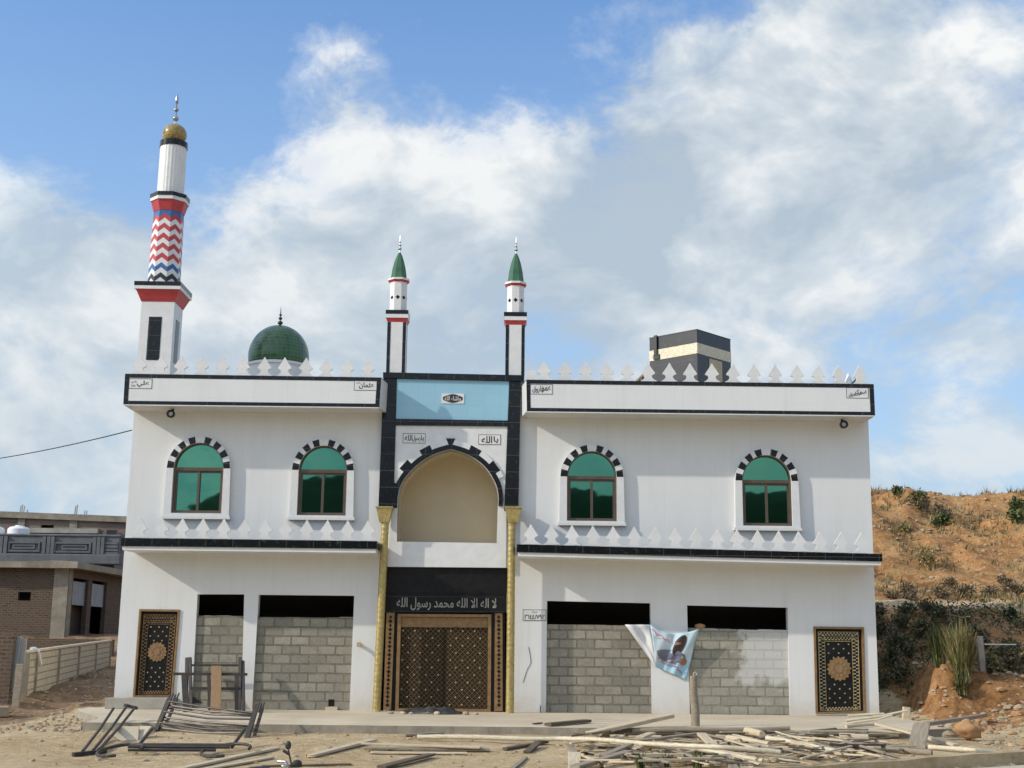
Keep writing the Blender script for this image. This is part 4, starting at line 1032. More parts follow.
# ------------------------------------------------------------------ tall minaret behind the left parapet
YF = 1.6
xl, _ = P(136.2, 372, YF); xr, _ = P(169.6, 372, YF); S = xr - xl; hs = S / 2; xc = (xl + xr) / 2; yc = YF + hs
def ZZ(px, py, Y_=None): return P(px, py, yc if Y_ is None else Y_)[1]
mn = thing('minaret', (xc, yc, ROOFZ), 'tall white minaret with red zigzag shaft and gold ball at the left end', 'minaret')
z0 = ROOFZ + .002; z1 = ZZ(157, 301.5, YF); z2 = ZZ(157, 282.0, YF - .1)
mb = MB(); mb.box(xl, xr, YF, YF + S, z0, z1); bs = mb.build('tower_base', WHITEP, mn)
mb = MB(); wz0 = ZZ(150, 360, YF); wz1 = ZZ(155, 316.8, YF); wx0 = P(147.0, 340, YF)[0]; wx1 = P(160.0, 340, YF)[0]
mb.box(wx0, wx1, YF - .008, YF + .03, wz0, wz1); ww = wx1 - wx0; mb.box(xr - .03, xr + .008, yc - ww / 2, yc + ww / 2, wz0, wz1); mb.build('slot_window', BLACK, bs)
H = z2 - z1; e = .17
mb = MB(); c4 = lambda o, z: [(xl - o, YF - o, z), (xr + o, YF - o, z), (xr + o, YF + S + o, z), (xl - o, YF + S + o, z)]
mb.hexa(c4(.012, z1 + .001), c4(e * .8, z1 + H * .60), 0); mb.hexa(c4(e, z1 + H * .601), c4(e, z1 + H * .78), 1); mb.hexa(c4(e + .006, z1 + H * .781), c4(e + .006, z2), 2)
mb.build('lower_cornice', [RED, WHITEP, BLACK], mn)
# octagonal zigzag shaft
z3 = ZZ(168, 214.0); Ro = S * .495; bands = 'WKWBWRWRWRWRWRB'; mb = MB(); mi = {'W': 0, 'R': 1, 'B': 2, 'K': 3}
def vert(k, z, t): 
    r = lerp(Ro, Ro * .93, t); a = R(-67.5 + 45 * k); return Vector((xc + r * math.cos(a), yc + r * math.sin(a), z))
Hs = z3 - z2; nb = len(bands); amp = Hs * .062; step = Hs * .0672
for k in range(8):
    for i, bnd in enumerate(bands):
        lo = z2 + .001 if i == 0 else z2 - amp * .55 + step * (i - .15); hi = z2 - amp * .55 + step * (i + .85); last = i == nb - 1
        def pt_(u, z):
            z = max(z2 + .001, min(z3, z)); t = (z - z2) / Hs; return vert(k, z, t).lerp(vert(k + 1, z, t), u)
        for u0, u1, a0, a1 in ((0, .5, 0, amp), (.5, 1, amp, 0)):
            b0, b1 = (0, 0) if i == 0 else (a0, a1)
            q4 = [pt_(u0, lo + b0), pt_(u1, lo + b1), pt_(u1, z3 if last else hi + a1), pt_(u0, z3 if last else hi + a0)]
            if (q4[3] - q4[0]).length + (q4[2] - q4[1]).length > 1e-4: mb.poly(q4, mi[bnd])
mb.build('zigzag_shaft', [WHITEP, RED, BLUEP, BLACKP], mn, recalc=False)
# upper cornice
z4 = ZZ(170, 197.0); H = z4 - z3; mb = MB(); r0 = Ro * .93; r1 = Ro * 1.20
mb.lathe([(r0 + .01, z3 + .001), (r1 * .95, z3 + H * .58)], (xc, yc, 0), 8, R(-67.5), 0); mb.lathe([(r1, z3 + H * .581), (r1, z3 + H * .78)], (xc, yc, 0), 8, R(-67.5), 1); mb.lathe([(r1 + .012, z3 + H * .781), (r1 + .012, z4)], (xc, yc, 0), 8, R(-67.5), 2)
mb.build('upper_cornice', [RED, WHITEP, BLACK], mn)
# fluted white drum, black ring, gold ball, finial
z5 = ZZ(173, 148.6); rd = (P(186.0, 170, yc)[0] - P(160.0, 170, yc)[0]) / 2
mb = MB(); mb.lathe([(rd, z4 + .001), (rd, z5)], (xc, yc, 0), 96, 0, 0, lambda t, z: 1 + .007 * (1 if int(t / (2 * math.pi) * 48 + .01) % 2 else -1)); mb.build('fluted_drum', WHITEP, mn)
z6 = ZZ(174.5, 143.2); mb = MB(); mb.lathe([(rd * 1.06, z5 + .001), (rd * 1.06, z6)], (xc, yc, 0), 40); mb.build('black_ring', BLACK, mn, smooth=30)
zb0 = z6; zb1 = ZZ(176, 124.4); rb = (P(188.0, 135, yc)[0] - P(164.0, 135, yc)[0]) / 2; hb = zb1 - zb0
prof = [(rb * .80, zb0 + .001)] + [(rb * math.cos(a), zb0 + hb * .44 + hb * .56 * math.sin(a)) for a in [(-.55 + (1.57 + .55) * k / 18) for k in range(19)]]
mb = MB(); mb.lathe([(max(r, .004), z) for r, z in prof], (xc, yc, 0), 40); gb = mb.build('gold_ball', tilemat('gold_tile', (.50, .36, .10), (.18, .12, .04), .09, .06, .3, .01, .0, .5, .4), mn, smooth=True)
zf = ZZ(177.5, 92.4); mb = MB(); mb.tube([(xc, yc, zb1 - .03), (xc, yc, lerp(zb1, zf, .62)), (xc, yc, lerp(zb1, zf, .66)), (xc, yc, lerp(zb1, zf, .8)), (xc, yc, zf)], [.022, .018, .045, .04, .004], 10)
for f, r in ((.18, .085), (.45, .065)): mb.ball((xc, yc, lerp(zb1, zf, f)), r, 14, 1, 1, .85)
mb.build('finial', CHROME, gb, smooth=40)
mn.rotation_euler = (0, R(.32), 0)

# ------------------------------------------------------------------ black cube with gold band on the roof
a_ = 1.60; th = R(43.5); Yk = 1.9
cxk, _ = P(697.3, 360, Yk); ztk = P(697.3, 330.0, Yk)[1]; C0 = Vector((cxk, Yk, 0))
dL = Vector((-math.cos(th), math.sin(th), 0)); dR = Vector((math.sin(th), math.cos(th), 0)); a_ *= (Yk + 31) / 34.0
ctr = C0 + (dL + dR) * (a_ / 2)
kb_ = thing('rooftop_cube', (ctr.x, ctr.y, ROOFZ), 'black granite cube with a gold band standing on the right half of the roof', 'rooftop shrine', None)
def kq(o, z): return [(p.x, p.y, z) for p in (C0 - (dL + dR) * o, C0 + dL * a_ + (dL - dR) * o, C0 + (dL + dR) * a_ + (dL + dR) * o, C0 + dR * a_ + (dR - dL) * o)]
zb_0 = P(697.3, 342.6, Yk)[1]; zb_1 = P(697.3, 353.2, Yk)[1]
mb = MB(); mb.hexa(kq(0, ROOFZ + .002), kq(0, ztk)); mb.build('cube_wall', GREYG, kb_)
mb = MB(); mb.hexa(kq(.008, zb_1), kq(.008, zb_0))
mb.build('gold_band', M('gold_band_carving', (.74, .69, .54), (.44, .37, .22), .42, 26, .4, 40, .1), kb_)
mb = MB(); mb.hexa(kq(.006, ztk + .001), kq(.006, ztk + .03)); mb.build('cube_coping', GREYG, kb_)
def face(d, u0, u1, z0, z1, out, off=.012):
    nrm = out; b0 = C0 + d * (a_ * u0); b1 = C0 + d * (a_ * u1)
    q0 = [Vector((b0.x, b0.y, z0)) + nrm * off, Vector((b1.x, b1.y, z0)) + nrm * off, Vector((b1.x, b1.y, z1)) + nrm * off, Vector((b0.x, b0.y, z1)) + nrm * off]
    return q0, [p - nrm * off * .9 for p in q0]
mb = MB(); q0, q1 = face(dR, .34, .72, ROOFZ + .01, zb_1 - .05, -dL); mb.hexa(q0, q1); mb.build('gold_door', M('pale_gold', (.50, .43, .27), (.38, .31, .17), .5, 12, .2, 30, .1), kb_)
mb = MB(); q0, q1 = face(dL, .82, .88, zb_1 + .12, ztk + .05, -dR, .06); mb.hexa(q0, q1); q0, q1 = face(dL, .78, .90, zb_1 + .02, zb_1 + .15, -dR, .05); mb.hexa(q0, q1); mb.build('spout', BLACKP, kb_)

# small things on the right parapet
zt = QB[1] + .013
x, _ = P(848.2, 375, -.6); t = thing('lamp_cone', (x, -.6, zt), 'small white cone lying beside a brown scrap at the right end of the parapet', 'cone')
mb = MB(); mb.lathe([(.13, zt), (.11, zt + .04), (.03, zt + .28), (.012, zt + .30)], (x, -.6, 0), 16); mb.build('cone_body', PLAST, t, smooth=30)
mb = MB(); x2, _ = P(854.5, 379, -.65); mb.hexa([(x2 - .13, -.72, zt), (x2 + .12, -.72, zt), (x2 + .12, -.6, zt), (x2 - .13, -.6, zt)], [(x2 + .02, -.70, zt + .16), (x2 + .13, -.70, zt + .13), (x2 + .13, -.63, zt + .13), (x2 + .02, -.63, zt + .16)])
tag(mb.build('brown_scrap', WOOD_D, org=(x2, -.65, zt)), 'brown wedge scrap on the parapet next to the white cone', 'scrap')
x, z = P(640.4, 374.5, -.4); mb = MB(); zt2 = lerp(QA[1], QB[1], .33) + .012
for k in range(7): mb.ball((x + rnd.uniform(-.07, .07), -.45 + rnd.uniform(-.05, .05), zt2 + .06 + rnd.uniform(0, .12)), .06, 8, nfreq=9, namp=.4)
tag(mb.build('dry_plant_clump', M('dry_stalks', (.36, .30, .17), (.2, .16, .08), .9, 20, .5, 40), org=(x, -.45, zt2)), 'little dry brown clump on the parapet left of the black cube', 'dry clump')

# service wire on the left
a = PV(131.6, 430.2, .1); d = ray(-60, 465.5); b = CAM + d * ((14 - CAM.y) / d.y)
pts = [a.lerp(b, k / 16) - Vector((0, 0, .5 * (k / 16) * (1 - k / 16))) for k in range(17)]
mb = MB(); mb.tube(pts, .014, 6); wire = tag(mb.build('overhead_wire', CABLE, org=a), 'thin black wire running from the wall off to the left edge', 'wire')
# ------------------------------------------------------------------ neighbouring buildings on the left
def at(px, py, Y): return PV(px, py, Y)
# low brick house
Y1 = 24.0; xr = P(66, 600, Y1)[0]; zt = P(30, 561.5, Y1)[1]; zb = P(30, 638, Y1)[1] - .6; xl = -32.0; yb_ = Y1 + 8.2
bh = thing('brick_house', (xr - 4, Y1, zb), 'low weathered brick house with a thin concrete roof slab behind the precast fence', 'house')
v0, v1 = P(17.5, 600, Y1), P(31, 592, Y1)
mb = MB(); mb.prism([(xl, zb), (xl, zt - .28), (xr, zt - .28), (xr, zb)], Y1, Y1 + .22, 0, [[(v0[0], v0[1] - .02), (v0[0], v1[1]), (v1[0], v1[1]), (v1[0], v0[1] - .02)]])
mb.box(xl, xl + .2, Y1 + .221, yb_, zb, zt - .281); mb.box(xl, xr, yb_ + .001, yb_ + .2, zb, zt - .281)
wallo = mb.build('wall', BRICK, bh)
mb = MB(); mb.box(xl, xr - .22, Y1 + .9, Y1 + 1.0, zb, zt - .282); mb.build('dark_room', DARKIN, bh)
# side facing right with two openings under a projecting slab
mb = MB()
def yside(px): return xr * F / (px - 512) - 31 + .0
ys0, ys1, ys2, ys3 = yside(80.5), yside(95.5), yside(99.5), yside(114)
zlin = P(100, 577.5, 30)[1]
mb.box(xr - .2, xr, Y1 + .222, ys0, zb, zt - .281); mb.box(xr - .2, xr, ys1, ys2, zb, zt - .281); mb.box(xr - .2, xr, ys3, yb_, zb, zt - .281)
mb.box(xr - .2, xr - .001, ys0, ys1, zt - .62, zt - .281); mb.box(xr - .2, xr - .001, ys2, ys3, zt - .62, zt - .281)
mb.build('side_wall', BRICK, bh)
mb = MB(); mb.box(xr + .001, xr + .06, Y1 - .05, Y1 + .5, zb, zt - .281); mb.box(xr - .55, xr + .06, Y1 - .06, Y1 - .001, zb, zt - .281); mb.build('corner_pier', CONCD, bh)
mb = MB()
N = 24
for i in range(N):
    x0 = lerp(xl - .2, xr + .55, i / N); x1 = lerp(xl - .2, xr + .55, (i + 1) / N); j0 = .16 * fb(x0, 1, .7, 2, 3); j1 = .16 * fb(x1, 1, .7, 2, 3)
    mb.hexa([(x0, Y1 - .5 + j0, zt - .28), (x1, Y1 - .5 + j1, zt - .28), (x1, Y1 - .5 + j1, zt + j1 * .5), (x0, Y1 - .5 + j0, zt + j0 * .5)], [(x0, yb_ + .3, zt - .28), (x1, yb_ + .3, zt - .28), (x1, yb_ + .3, zt), (x0, yb_ + .3, zt)])
mb.build('roof_slab', CONCD, bh)
for s0, s1 in ((ys0, ys1), (ys2, ys3)):
    mb = MB(); mb.box(xr - .18, xr - .12, s0 + .05, s1 - .05, zt - 1.75, zt - .75); mb.build('shutter', SHUT, bh)
    mb = MB(); mb.box(xr - .9, xr - .85, s0 - .4, s1 + .4, zb, zt - .62); mb.build('dark_interior', BLACKP, bh)
# low red brick wall behind the fence
Y2 = 21.6; a = P(-30, 655, Y2); b = P(113, 640, Y2); mb = MB(); mb.box(a[0], b[0], Y2, Y2 + .24, .3, P(60, 639, Y2)[1])
tag(mb.build('brick_wall', BRICK, org=(a[0], Y2, .3)), 'long low red brick wall between the precast fence and the brick house', 'wall')

# grey balcony house
Y3 = 35.0; xr = P(118, 560, Y3)[0]; xl = -36; zb = 1.2; z0 = P(60, 559, Y3)[1]; z1 = P(60, 536.5, Y3)[1]
gh = thing('grey_house', (xr - 4, Y3, zb), 'grey rendered house with a moulded balcony rail above the brick house roof', 'house')
mb = MB(); mb.box(xl, xr - .3, Y3 + .4, Y3 + 9, zb, z1 - .5); mb.build('wall', CONCG, gh)
mb = MB(); mb.box(xl, xr, Y3, Y3 + .2, z0 + .25, z1); mb.build('balcony_rail', CONCG, gh); rail = gh.children[-1]
mb = MB(); mb.box(xl, xr + .15, Y3 - .15, Y3 + .39, z0 - .25, z0 + .249); mb.box(xl, xr + .1, Y3 - .07, Y3 + .25, z1 + .001, z1 + .12); mb.build('string_course', CONCG, gh, bevel=.05)
def fpx(mb, x0, y0, x1, y1, d):  # raised frame moulding on the rail
    a, b = P(x0, y0, Y3), P(x1, y1, Y3); w = .09
    mb.prism([(a[0], b[1]), (a[0], a[1]), (b[0], a[1]), (b[0], b[1])], Y3 - d, Y3 - .002, 0, [[(a[0] + w, b[1] + w), (a[0] + w, a[1] - w), (b[0] - w, a[1] - w), (b[0] - w, b[1] + w)]])
mb = MB()
fpx(mb, 9, 541.5, 40, 552, .10); fpx(mb, 55, 542, 91, 553, .10); fpx(mb, 13, 544, 35, 549, .06); fpx(mb, 62, 544.5, 87, 550, .06); fpx(mb, -38, 541.5, -8, 552, .1)
for px in (-5, 0.5, 5, 43.5, 48, 52, 94, 98, 102): a, b = P(px, 538, Y3), P(px + 2, 556, Y3); mb.box(a[0], b[0], Y3 - .13, Y3 - .003, z0 + .252, z1 - .02)
mb.build('rail_moulding', CONCG, rail)
mb = MB()
for k in range(4): a, b = P(105, 542 + 3.4 * k, Y3), P(118, 544.6 + 3.4 * k, Y3); mb.box(a[0], b[0], Y3 - .08, Y3 - .001, b[1], a[1])
a, b = P(104, 532.5, Y3 + .5), P(118.5, 540, Y3 + .5); mb.box(a[0], b[0] , Y3 + .3, Y3 + 2.2, z1 - .5, a[1] + .0); mb.build('stair_block', CONCG, gh)
a, b = P(105, 540.3, Y3), P(117, 542, Y3); mb = MB(); mb.box(a[0] + .05, b[0] - .05, Y3 - .0, Y3 + .31, z1 + .125, z1 + .36); mb.build('dark_opening', BLACKP, gh)
# water tanks on its roof
for i, (p0, p1, lab) in enumerate(((7.5, 29, 'white water tank standing whole above the moulded grey balcony'), (-16, 4, 'white water tank cut off by the left edge of the photo'))):
    c = (P(p0, 535, Y3 + 2)[0] + P(p1, 535, Y3 + 2)[0]) / 2; r = (P(p1, 535, Y3 + 2)[0] - P(p0, 535, Y3 + 2)[0]) / 2; zt_ = P(p0, 527.2, Y3 + 2)[1]; zz = z1 - .5
    mb = MB(); mb.lathe([(r, zz + .002), (r, zt_ - .2), (r * .97, zt_ - .1), (r * .8, zt_), (r * .35, zt_ + .06), (r * .3, zt_ + .1), (.02, zt_ + .11)], (c, Y3 + 2, 0), 28, 0, 0, lambda t, z: 1 + .012 * math.sin(z * 26))
    tag(mb.build('water_tank', PLAST, smooth=40, org=(c, Y3 + 2, zz)), lab, 'water tank', 'water tanks on the grey house')

# far brick building
Y4 = 47.0; xl = -48; xr = P(140, 540, Y4)[0]; zt0 = P(0, 511.5, Y4)[1]; zt1 = P(124, 516.5, Y4)[1]; zb = 1.5
fb_ = thing('far_building', (-30, Y4, zb), 'unfinished brick building with a concrete roof band, farthest back on the left', 'building')
w0, w1 = P(40.5, 531, Y4), P(54, 523, Y4)
def ztop_at(x): return lerp(zt0, zt1, (x - P(0, 511, Y4)[0]) / (P(124, 511, Y4)[0] - P(0, 511, Y4)[0]))
mb = MB(); mb.prism([(xl, zb), (xl, ztop_at(xl) - .36), (xr, ztop_at(xr) - .36), (xr, zb)], Y4, Y4 + .25, 0, [[(w0[0], w0[1]), (w0[0], w1[1] - .12), (w1[0], w1[1] - .12), (w1[0], w0[1])]]); mb.build('wall', BRICKF, fb_)
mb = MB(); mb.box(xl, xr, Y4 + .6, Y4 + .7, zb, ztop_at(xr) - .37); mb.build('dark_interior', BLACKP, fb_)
mb = MB(); mb.hexa([(xl, Y4 - .25, ztop_at(xl) - .36), (xr, Y4 - .25, ztop_at(xr) - .36), (xr, Y4 - .25, ztop_at(xr)), (xl, Y4 - .25, ztop_at(xl))], [(xl, Y4 + 9, ztop_at(xl) - .36), (xr, Y4 + 9, ztop_at(xr) - .36), (xr, Y4 + 9, ztop_at(xr)), (xl, Y4 + 9, ztop_at(xl))]); mb.build('roof_band', CONCD, fb_)
mb = MB(); a, b = P(28, 528.5, Y4), P(100, 534, Y4); mb.box(a[0], b[0], Y4 - .5, Y4 - .002, b[1], a[1]); mb.build('balcony_slab', CONC, fb_)
for px0, px1 in ((19, 24.5), (70.5, 77)):
    a, b = P(px0, 517, Y4), P(px1, 533, Y4); mb = MB(); mb.box(a[0], b[0], Y4 - .1, Y4 - .001, b[1] - 1.5, ztop_at(a[0]) - .362); mb.build('concrete_column', CONCD, fb_)
a, b = P(20, 501, Y4 + 2)[0], 0
for k, (px, ptop) in enumerate(((20.5, 505.5), (22.2, 504.5), (24, 506), (27, 509.5), (75.2, 506), (77, 504.8), (84.5, 510.5), (86.5, 510.8))):
    x, z = P(px, ptop, Y4 + 1.5); mb = MB(); mb.tube([(x, Y4 + 1.5, ztop_at(x) - .05), (x + .03, Y4 + 1.5, z)], .035, 5); mb.build('rebar_rod', CONC, fb_)

# ------------------------------------------------------------------ precast fence
A = Vector((P(27, 655, 3.4)[0], 3.4, 0)); B = Vector((P(110, 642, 20.4)[0], 20.4, 0)); zA = P(27, 653.5, 3.4)[1]; zB = P(110, 641.8, 20.4)[1]
fn = thing('precast_fence', (A.x, A.y, h(A.x, A.y)), 'pale precast concrete panel fence with slotted panels running away beside the mosque', 'fence')
dv = (B - A); Lf = dv.length; dv.normalize(); nv = Vector((dv.y, -dv.x, 0)); nb = 5; Hf = 1.14
cuts = [0, .075, .29, .52, .76, 1.0]
def Z_(t): return lerp(zA, zB, t)
for k, t in enumerate(cuts):
    p = A.lerp(B, t); g = h(p.x, p.y) - .3; mb = MB(); mb.obb((p.x, p.y, (g + Z_(t) + .03) / 2), dv, nv, Vector((0, 0, 1)), .06, .075, (Z_(t) + .03 - g) / 2); mb.build('post', CONCD, fn, bevel=.01)
for k in range(5):
    t0, t1 = cuts[k], cuts[k + 1]; p0 = A.lerp(B, t0) + dv * .07; p1 = A.lerp(B, t1) - dv * .07; mb = MB(); rows = 6; n = max(3, int((p1 - p0).length / .15))
    for r_ in range(rows):
        f0, f1 = (r_ + .09) / rows, (r_ + .91) / rows
        for i in range(n):                       # small upright slats between thin rails
            q0 = p0.lerp(p1, (i + .14) / n); q1 = p0.lerp(p1, (i + .86) / n)
            za = Z_(t0) - Hf + Hf * f0; zb2 = Z_(t0) - Hf + Hf * f1; tt = lerp(t0, t1, i / n); za += (Z_(tt) - Z_(t0)); zb2 += (Z_(tt) - Z_(t0))
            mb.hexa([q0 + nv * .02 + Vector((0, 0, za)), q1 + nv * .02 + Vector((0, 0, za)), q1 + nv * .02 + Vector((0, 0, zb2)), q0 + nv * .02 + Vector((0, 0, zb2))],
                    [q0 - nv * .02 + Vector((0, 0, za)), q1 - nv * .02 + Vector((0, 0, za)), q1 - nv * .02 + Vector((0, 0, zb2)), q0 - nv * .02 + Vector((0, 0, zb2))])
    mb.build('slotted_panel', FENCE, fn); sp_ = fn.children[-1]; mb = MB()
    mb.hexa([p0 + nv * .008 + Vector((0, 0, Z_(t0) - Hf - .5)), p1 + nv * .008 + Vector((0, 0, Z_(t1) - Hf - .5)), p1 + nv * .008 + Vector((0, 0, Z_(t1) - .01)), p0 + nv * .008 + Vector((0, 0, Z_(t0) - .01))],
            [p0 - nv * .014 + Vector((0, 0, Z_(t0) - Hf - .5)), p1 - nv * .014 + Vector((0, 0, Z_(t1) - Hf - .5)), p1 - nv * .014 + Vector((0, 0, Z_(t1) - .01)), p0 - nv * .014 + Vector((0, 0, Z_(t0) - .01))], 0)
    mb.build('panel_back', CONCD, fn)
mb = MB(); a = A.copy(); b = B.copy(); a.z = zA + .05; b.z = zB + .05; mb.bar(a + nv * .0, b, .13, .06); mb.build('coping_rail', FENCE, fn)
# pale bent pipe hanging over the near end
p = A + dv * .9; p.z = zA + .12; mb = MB(); mb.tube([p + nv * .02 - dv * .45, p + nv * .03, p + nv * .12 + Vector((0, 0, -.06)), p + nv * .16 + dv * .3 + Vector((0, 0, -.42))], .045, 8)
tag(mb.build('bent_pipe', WHITEP, org=p), 'pale bent pipe hooked over the near end of the precast fence', 'pipe')
# scrap screen and brick pile at the far left
Y5 = 1.6
def slab(name, x0, y0, x1, y1, Y, th, mat, label, cat, group=None, org=None, tilt=0):
    a, b = P(x0, y0, Y), P(x1, y1, Y); mb = MB(); mb.hexa([(a[0], Y, b[1] - .2), (b[0], Y, b[1] - .2), (b[0], Y + tilt, a[1]), (a[0], Y + tilt, a[1])], [(a[0], Y + th, b[1] - .2), (b[0], Y + th, b[1] - .2), (b[0], Y + th + tilt, a[1]), (a[0], Y + th + tilt, a[1])])
    return tag(mb.build(name, mat, org=((a[0] + b[0]) / 2, Y, b[1] - .1), bevel=.012), label, cat, group)
slab('brick_pier', -16, 633, 8.5, 702, Y5, .5, BRICK, 'ruined brick pier at the left edge of the photo', 'pier')
slab('metal_sheet', 7.5, 636, 15.5, 684, Y5 + .1, .05, SHUT, 'weathered grey sheet standing between the brick pier and the slimmer sheet', 'sheet', tilt=.1)
slab('metal_sheet', 15, 638.5, 24, 664, Y5 + .2, .05, CONC, 'shorter grey sheet standing beside the near end of the precast fence', 'sheet', tilt=.05)
slab('wooden_stake', 14.5, 664, 18, 712, Y5 - .2, .08, WOOD_G, 'rough wooden stake below the shorter grey sheet', 'stake', tilt=.1)
for i, (px, py, s_, lab) in enumerate(((6, 702, .26, 'sandy stone block at the foot of the brick pier'), (11, 690, .2, 'grey broken block leaning on the brick pier'), (3, 716, .2, 'loose stone lowest at the left edge'))):
    c = G(px, py); mb = MB(); mb.obb((c.x, c.y, c.z + s_ * .5), Vector((math.cos(i), math.sin(i), 0)), Vector((-math.sin(i), math.cos(i), 0)), Vector((0, 0, 1)), s_ * .8, s_ * .6, s_ * .6)
    tag(mb.build('stone_block', ROCK if i != 1 else CONC, org=c, bevel=.03), lab, 'stone block')
# ------------------------------------------------------------------ foreground timber: every board and pole its own object
def board(px0, py0, px1, py1, wpx, th, mat, label, l0=.02, l1=.02, name='plank', group='boards lying on the ground', roll=0.0, cat='plank'):
    a = G(px0, py0, l0); b = G(px1, py1, l1); d = b - a; L = d.length; d.normalize()
    up = Vector((0, 0, 1)); sd = d.cross(up).normalized(); u = sd.cross(d)
    w = wpx
    if roll: m = Matrix.Rotation(R(roll), 3, d); sd = m @ sd; u = m @ u
    th *= .72; n = 8; mb = MB(); q = random.Random(int(px0 * 7 + py0 * 13)); bend = q.uniform(-.02, .02) * L * .35; tw = q.uniform(-.08, .08)
    secs = []
    for i in range(n + 1):
        t = i / n; e = math.sin(math.pi * t) * bend; ww = w / 2 * q.uniform(.94, 1.04); hh = th / 2
        s2 = sd * math.cos(tw * (t - .5)) + u * math.sin(tw * (t - .5)); u2 = u * math.cos(tw * (t - .5)) - sd * math.sin(tw * (t - .5))
        c = Vector((L * (t - .5), 0, 0)); 
        off = sd * e
        secs.append([(c, off + s2 * x * ww + u2 * z * hh) for x, z in ((-1, -1), (1, -1), (1, 1), (-1, 1))])
    mid = (a + b) / 2
    Rm = Matrix((d, sd, u)).transposed()            # local frame: x along the board
    inv = Rm.transposed()
    vs = []; fs = []
    for s_ in secs:
        for c, o in s_: vs.append(c + inv @ o)
    # ragged ends
    for k in range(4): vs[k] = vs[k] + Vector((q.uniform(-.03, .03), 0, 0)); vs[-1 - k] = vs[-1 - k] + Vector((q.uniform(-.03, .03), 0, 0))
    for i in range(n):
        for k in range(4): fs.append((i * 4 + k, i * 4 + (k + 1) % 4, i * 4 + 4 + (k + 1) % 4, i * 4 + 4 + k))
    fs += [(3, 2, 1, 0), (n * 4, n * 4 + 1, n * 4 + 2, n * 4 + 3)]
    mb.add(vs, fs); me = mb.mesh(name, mat); ob = bpy.data.objects.new(name, me); col.objects.link(ob)
    ob.matrix_world = Matrix.Translation(mid) @ Rm.to_4x4(); ORG[ob] = mid
    bv = ob.modifiers.new('bevel', 'BEVEL'); bv.width = .006; bv.segments = 1
    return tag(ob, label, cat, group)
def pole(pts, r, mat, label, name='pole', group='poles lying on the ground', nodes=True, cat='pole', lifts=None, Y=None):
    w = [PV(x, y, Y) if Y is not None else G(x, y, (lifts[i] if lifts else r * .9)) for i, (x, y) in enumerate(pts)]
    L = sum((w[i + 1] - w[i]).length for i in range(len(w) - 1)); mid = (w[0] + w[-1]) / 2; d = (w[-1] - w[0]).normalized()
    sd = d.cross(Vector((0, 0, 1))).normalized(); u = sd.cross(d); Rm = Matrix((d, sd, u)).transposed(); inv = Rm.transposed()
    fine = []; rs = []; n = max(10, int(L / .12)); q = random.Random(int(pts[0][0]))
    cum = [0]
    for i in range(len(w) - 1): cum.append(cum[-1] + (w[i + 1] - w[i]).length)
    node = q.uniform(.28, .36)
    for i in range(n + 1):
        s_ = L * i / n; k = max(j for j in range(len(cum)) if cum[j] <= s_ + 1e-6); k = min(k, len(w) - 2); t = (s_ - cum[k]) / (cum[k + 1] - cum[k])
        p = w[k].lerp(w[k + 1], t); p = p + u * (.012 * math.sin(s_ * 2.1 + q.random() * .2)) + sd * .015 * math.sin(s_ * 1.3)
        fine.append(inv @ (p - mid)); ph = (s_ / node) % 1; rs.append(.86 * r * (1.0 - .18 * i / n) * (1.13 if nodes and ph < .14 else 1) * q.uniform(.97, 1.03))
    mb = MB(); mb.tube(fine, rs, 9); me = mb.mesh(name, mat, smooth=50); ob = bpy.data.objects.new(name, me); col.objects.link(ob)
    ob.matrix_world = Matrix.Translation(mid) @ Rm.to_4x4(); ORG[ob] = mid
    return tag(ob, label, cat, group)

# left of centre
board(178, 769.5, 276.5, 748, .13, .05, WOOD_L, 'long pale plank slanting up from the bottom edge left of the motorbike mirror')
board(206, 769, 272, 757.5, .10, .04, WOOD_L, 'shorter pale plank just below the long slanting plank, left of the mirror')
board(311, 756, 373.5, 740, .15, .06, WOOD_L, 'single pale plank slanting on bare sand right of the motorbike mirror', .03, .04)
board(262, 766.2, 352, 764.2, .07, .04, WOOD_D, 'thin dark batten lying level behind the motorbike handlebar')
board(362, 743.5, 481, 747.5, .17, .045, WOOD_L, 'top pale board of the stack lying before the dark portal', .10, .08)
board(364, 748, 490, 749.5, .16, .045, WOOD_G, 'grey board under the top one in the stack before the portal', .05, .04)
board(371, 752.3, 468, 753.2, .15, .04, WOOD_L, 'lowest and frontmost pale board of the stack before the portal', .03, .03)
board(381, 767, 431, 754.5, .16, .05, WOOD_D, 'dark plank pointing from the stack before the portal to the bottom edge', .03, .05)
board(406, 735.2, 444, 733.0, .10, .06, WOOD_G, 'short grey offcut lying against the apron edge before the portal', .03, .04)
board(505, 748.8, 546, 741.8, .12, .06, WOOD_D, 'dark stick lying level with a second stick, right of the portal', .03, .04)
board(527, 752, 538, 742.5, .13, .06, WOOD_D, 'short dark stick crossing under the bamboo, beside the level dark stick', .03, .08)
board(512, 768.5, 525.5, 757.2, .08, .03, WOOD_G, 'small grey stick alone on the sand at the bottom edge, below the crossed dark sticks', .02, .02)
board(548.5, 724.3, 587.5, 720.8, .17, .08, WOOD_D, 'dark plank lying on the apron before the left block wall right of the portal', .045, .05)
board(534, 723.6, 541, 722.8, .08, .03, WOOD_D, 'tiny dark offcut on the apron left of the dark plank', .02, .02)
pole([(417.5, 737.2), (560, 738.4), (650, 743.2), (720, 748.0), (780, 751.8)], .050, BAMBOO, 'longest pale bamboo pole, running from before the portal into the timber pile', 'bamboo_pole', lifts=[.06, .12, .26, .28, .30])
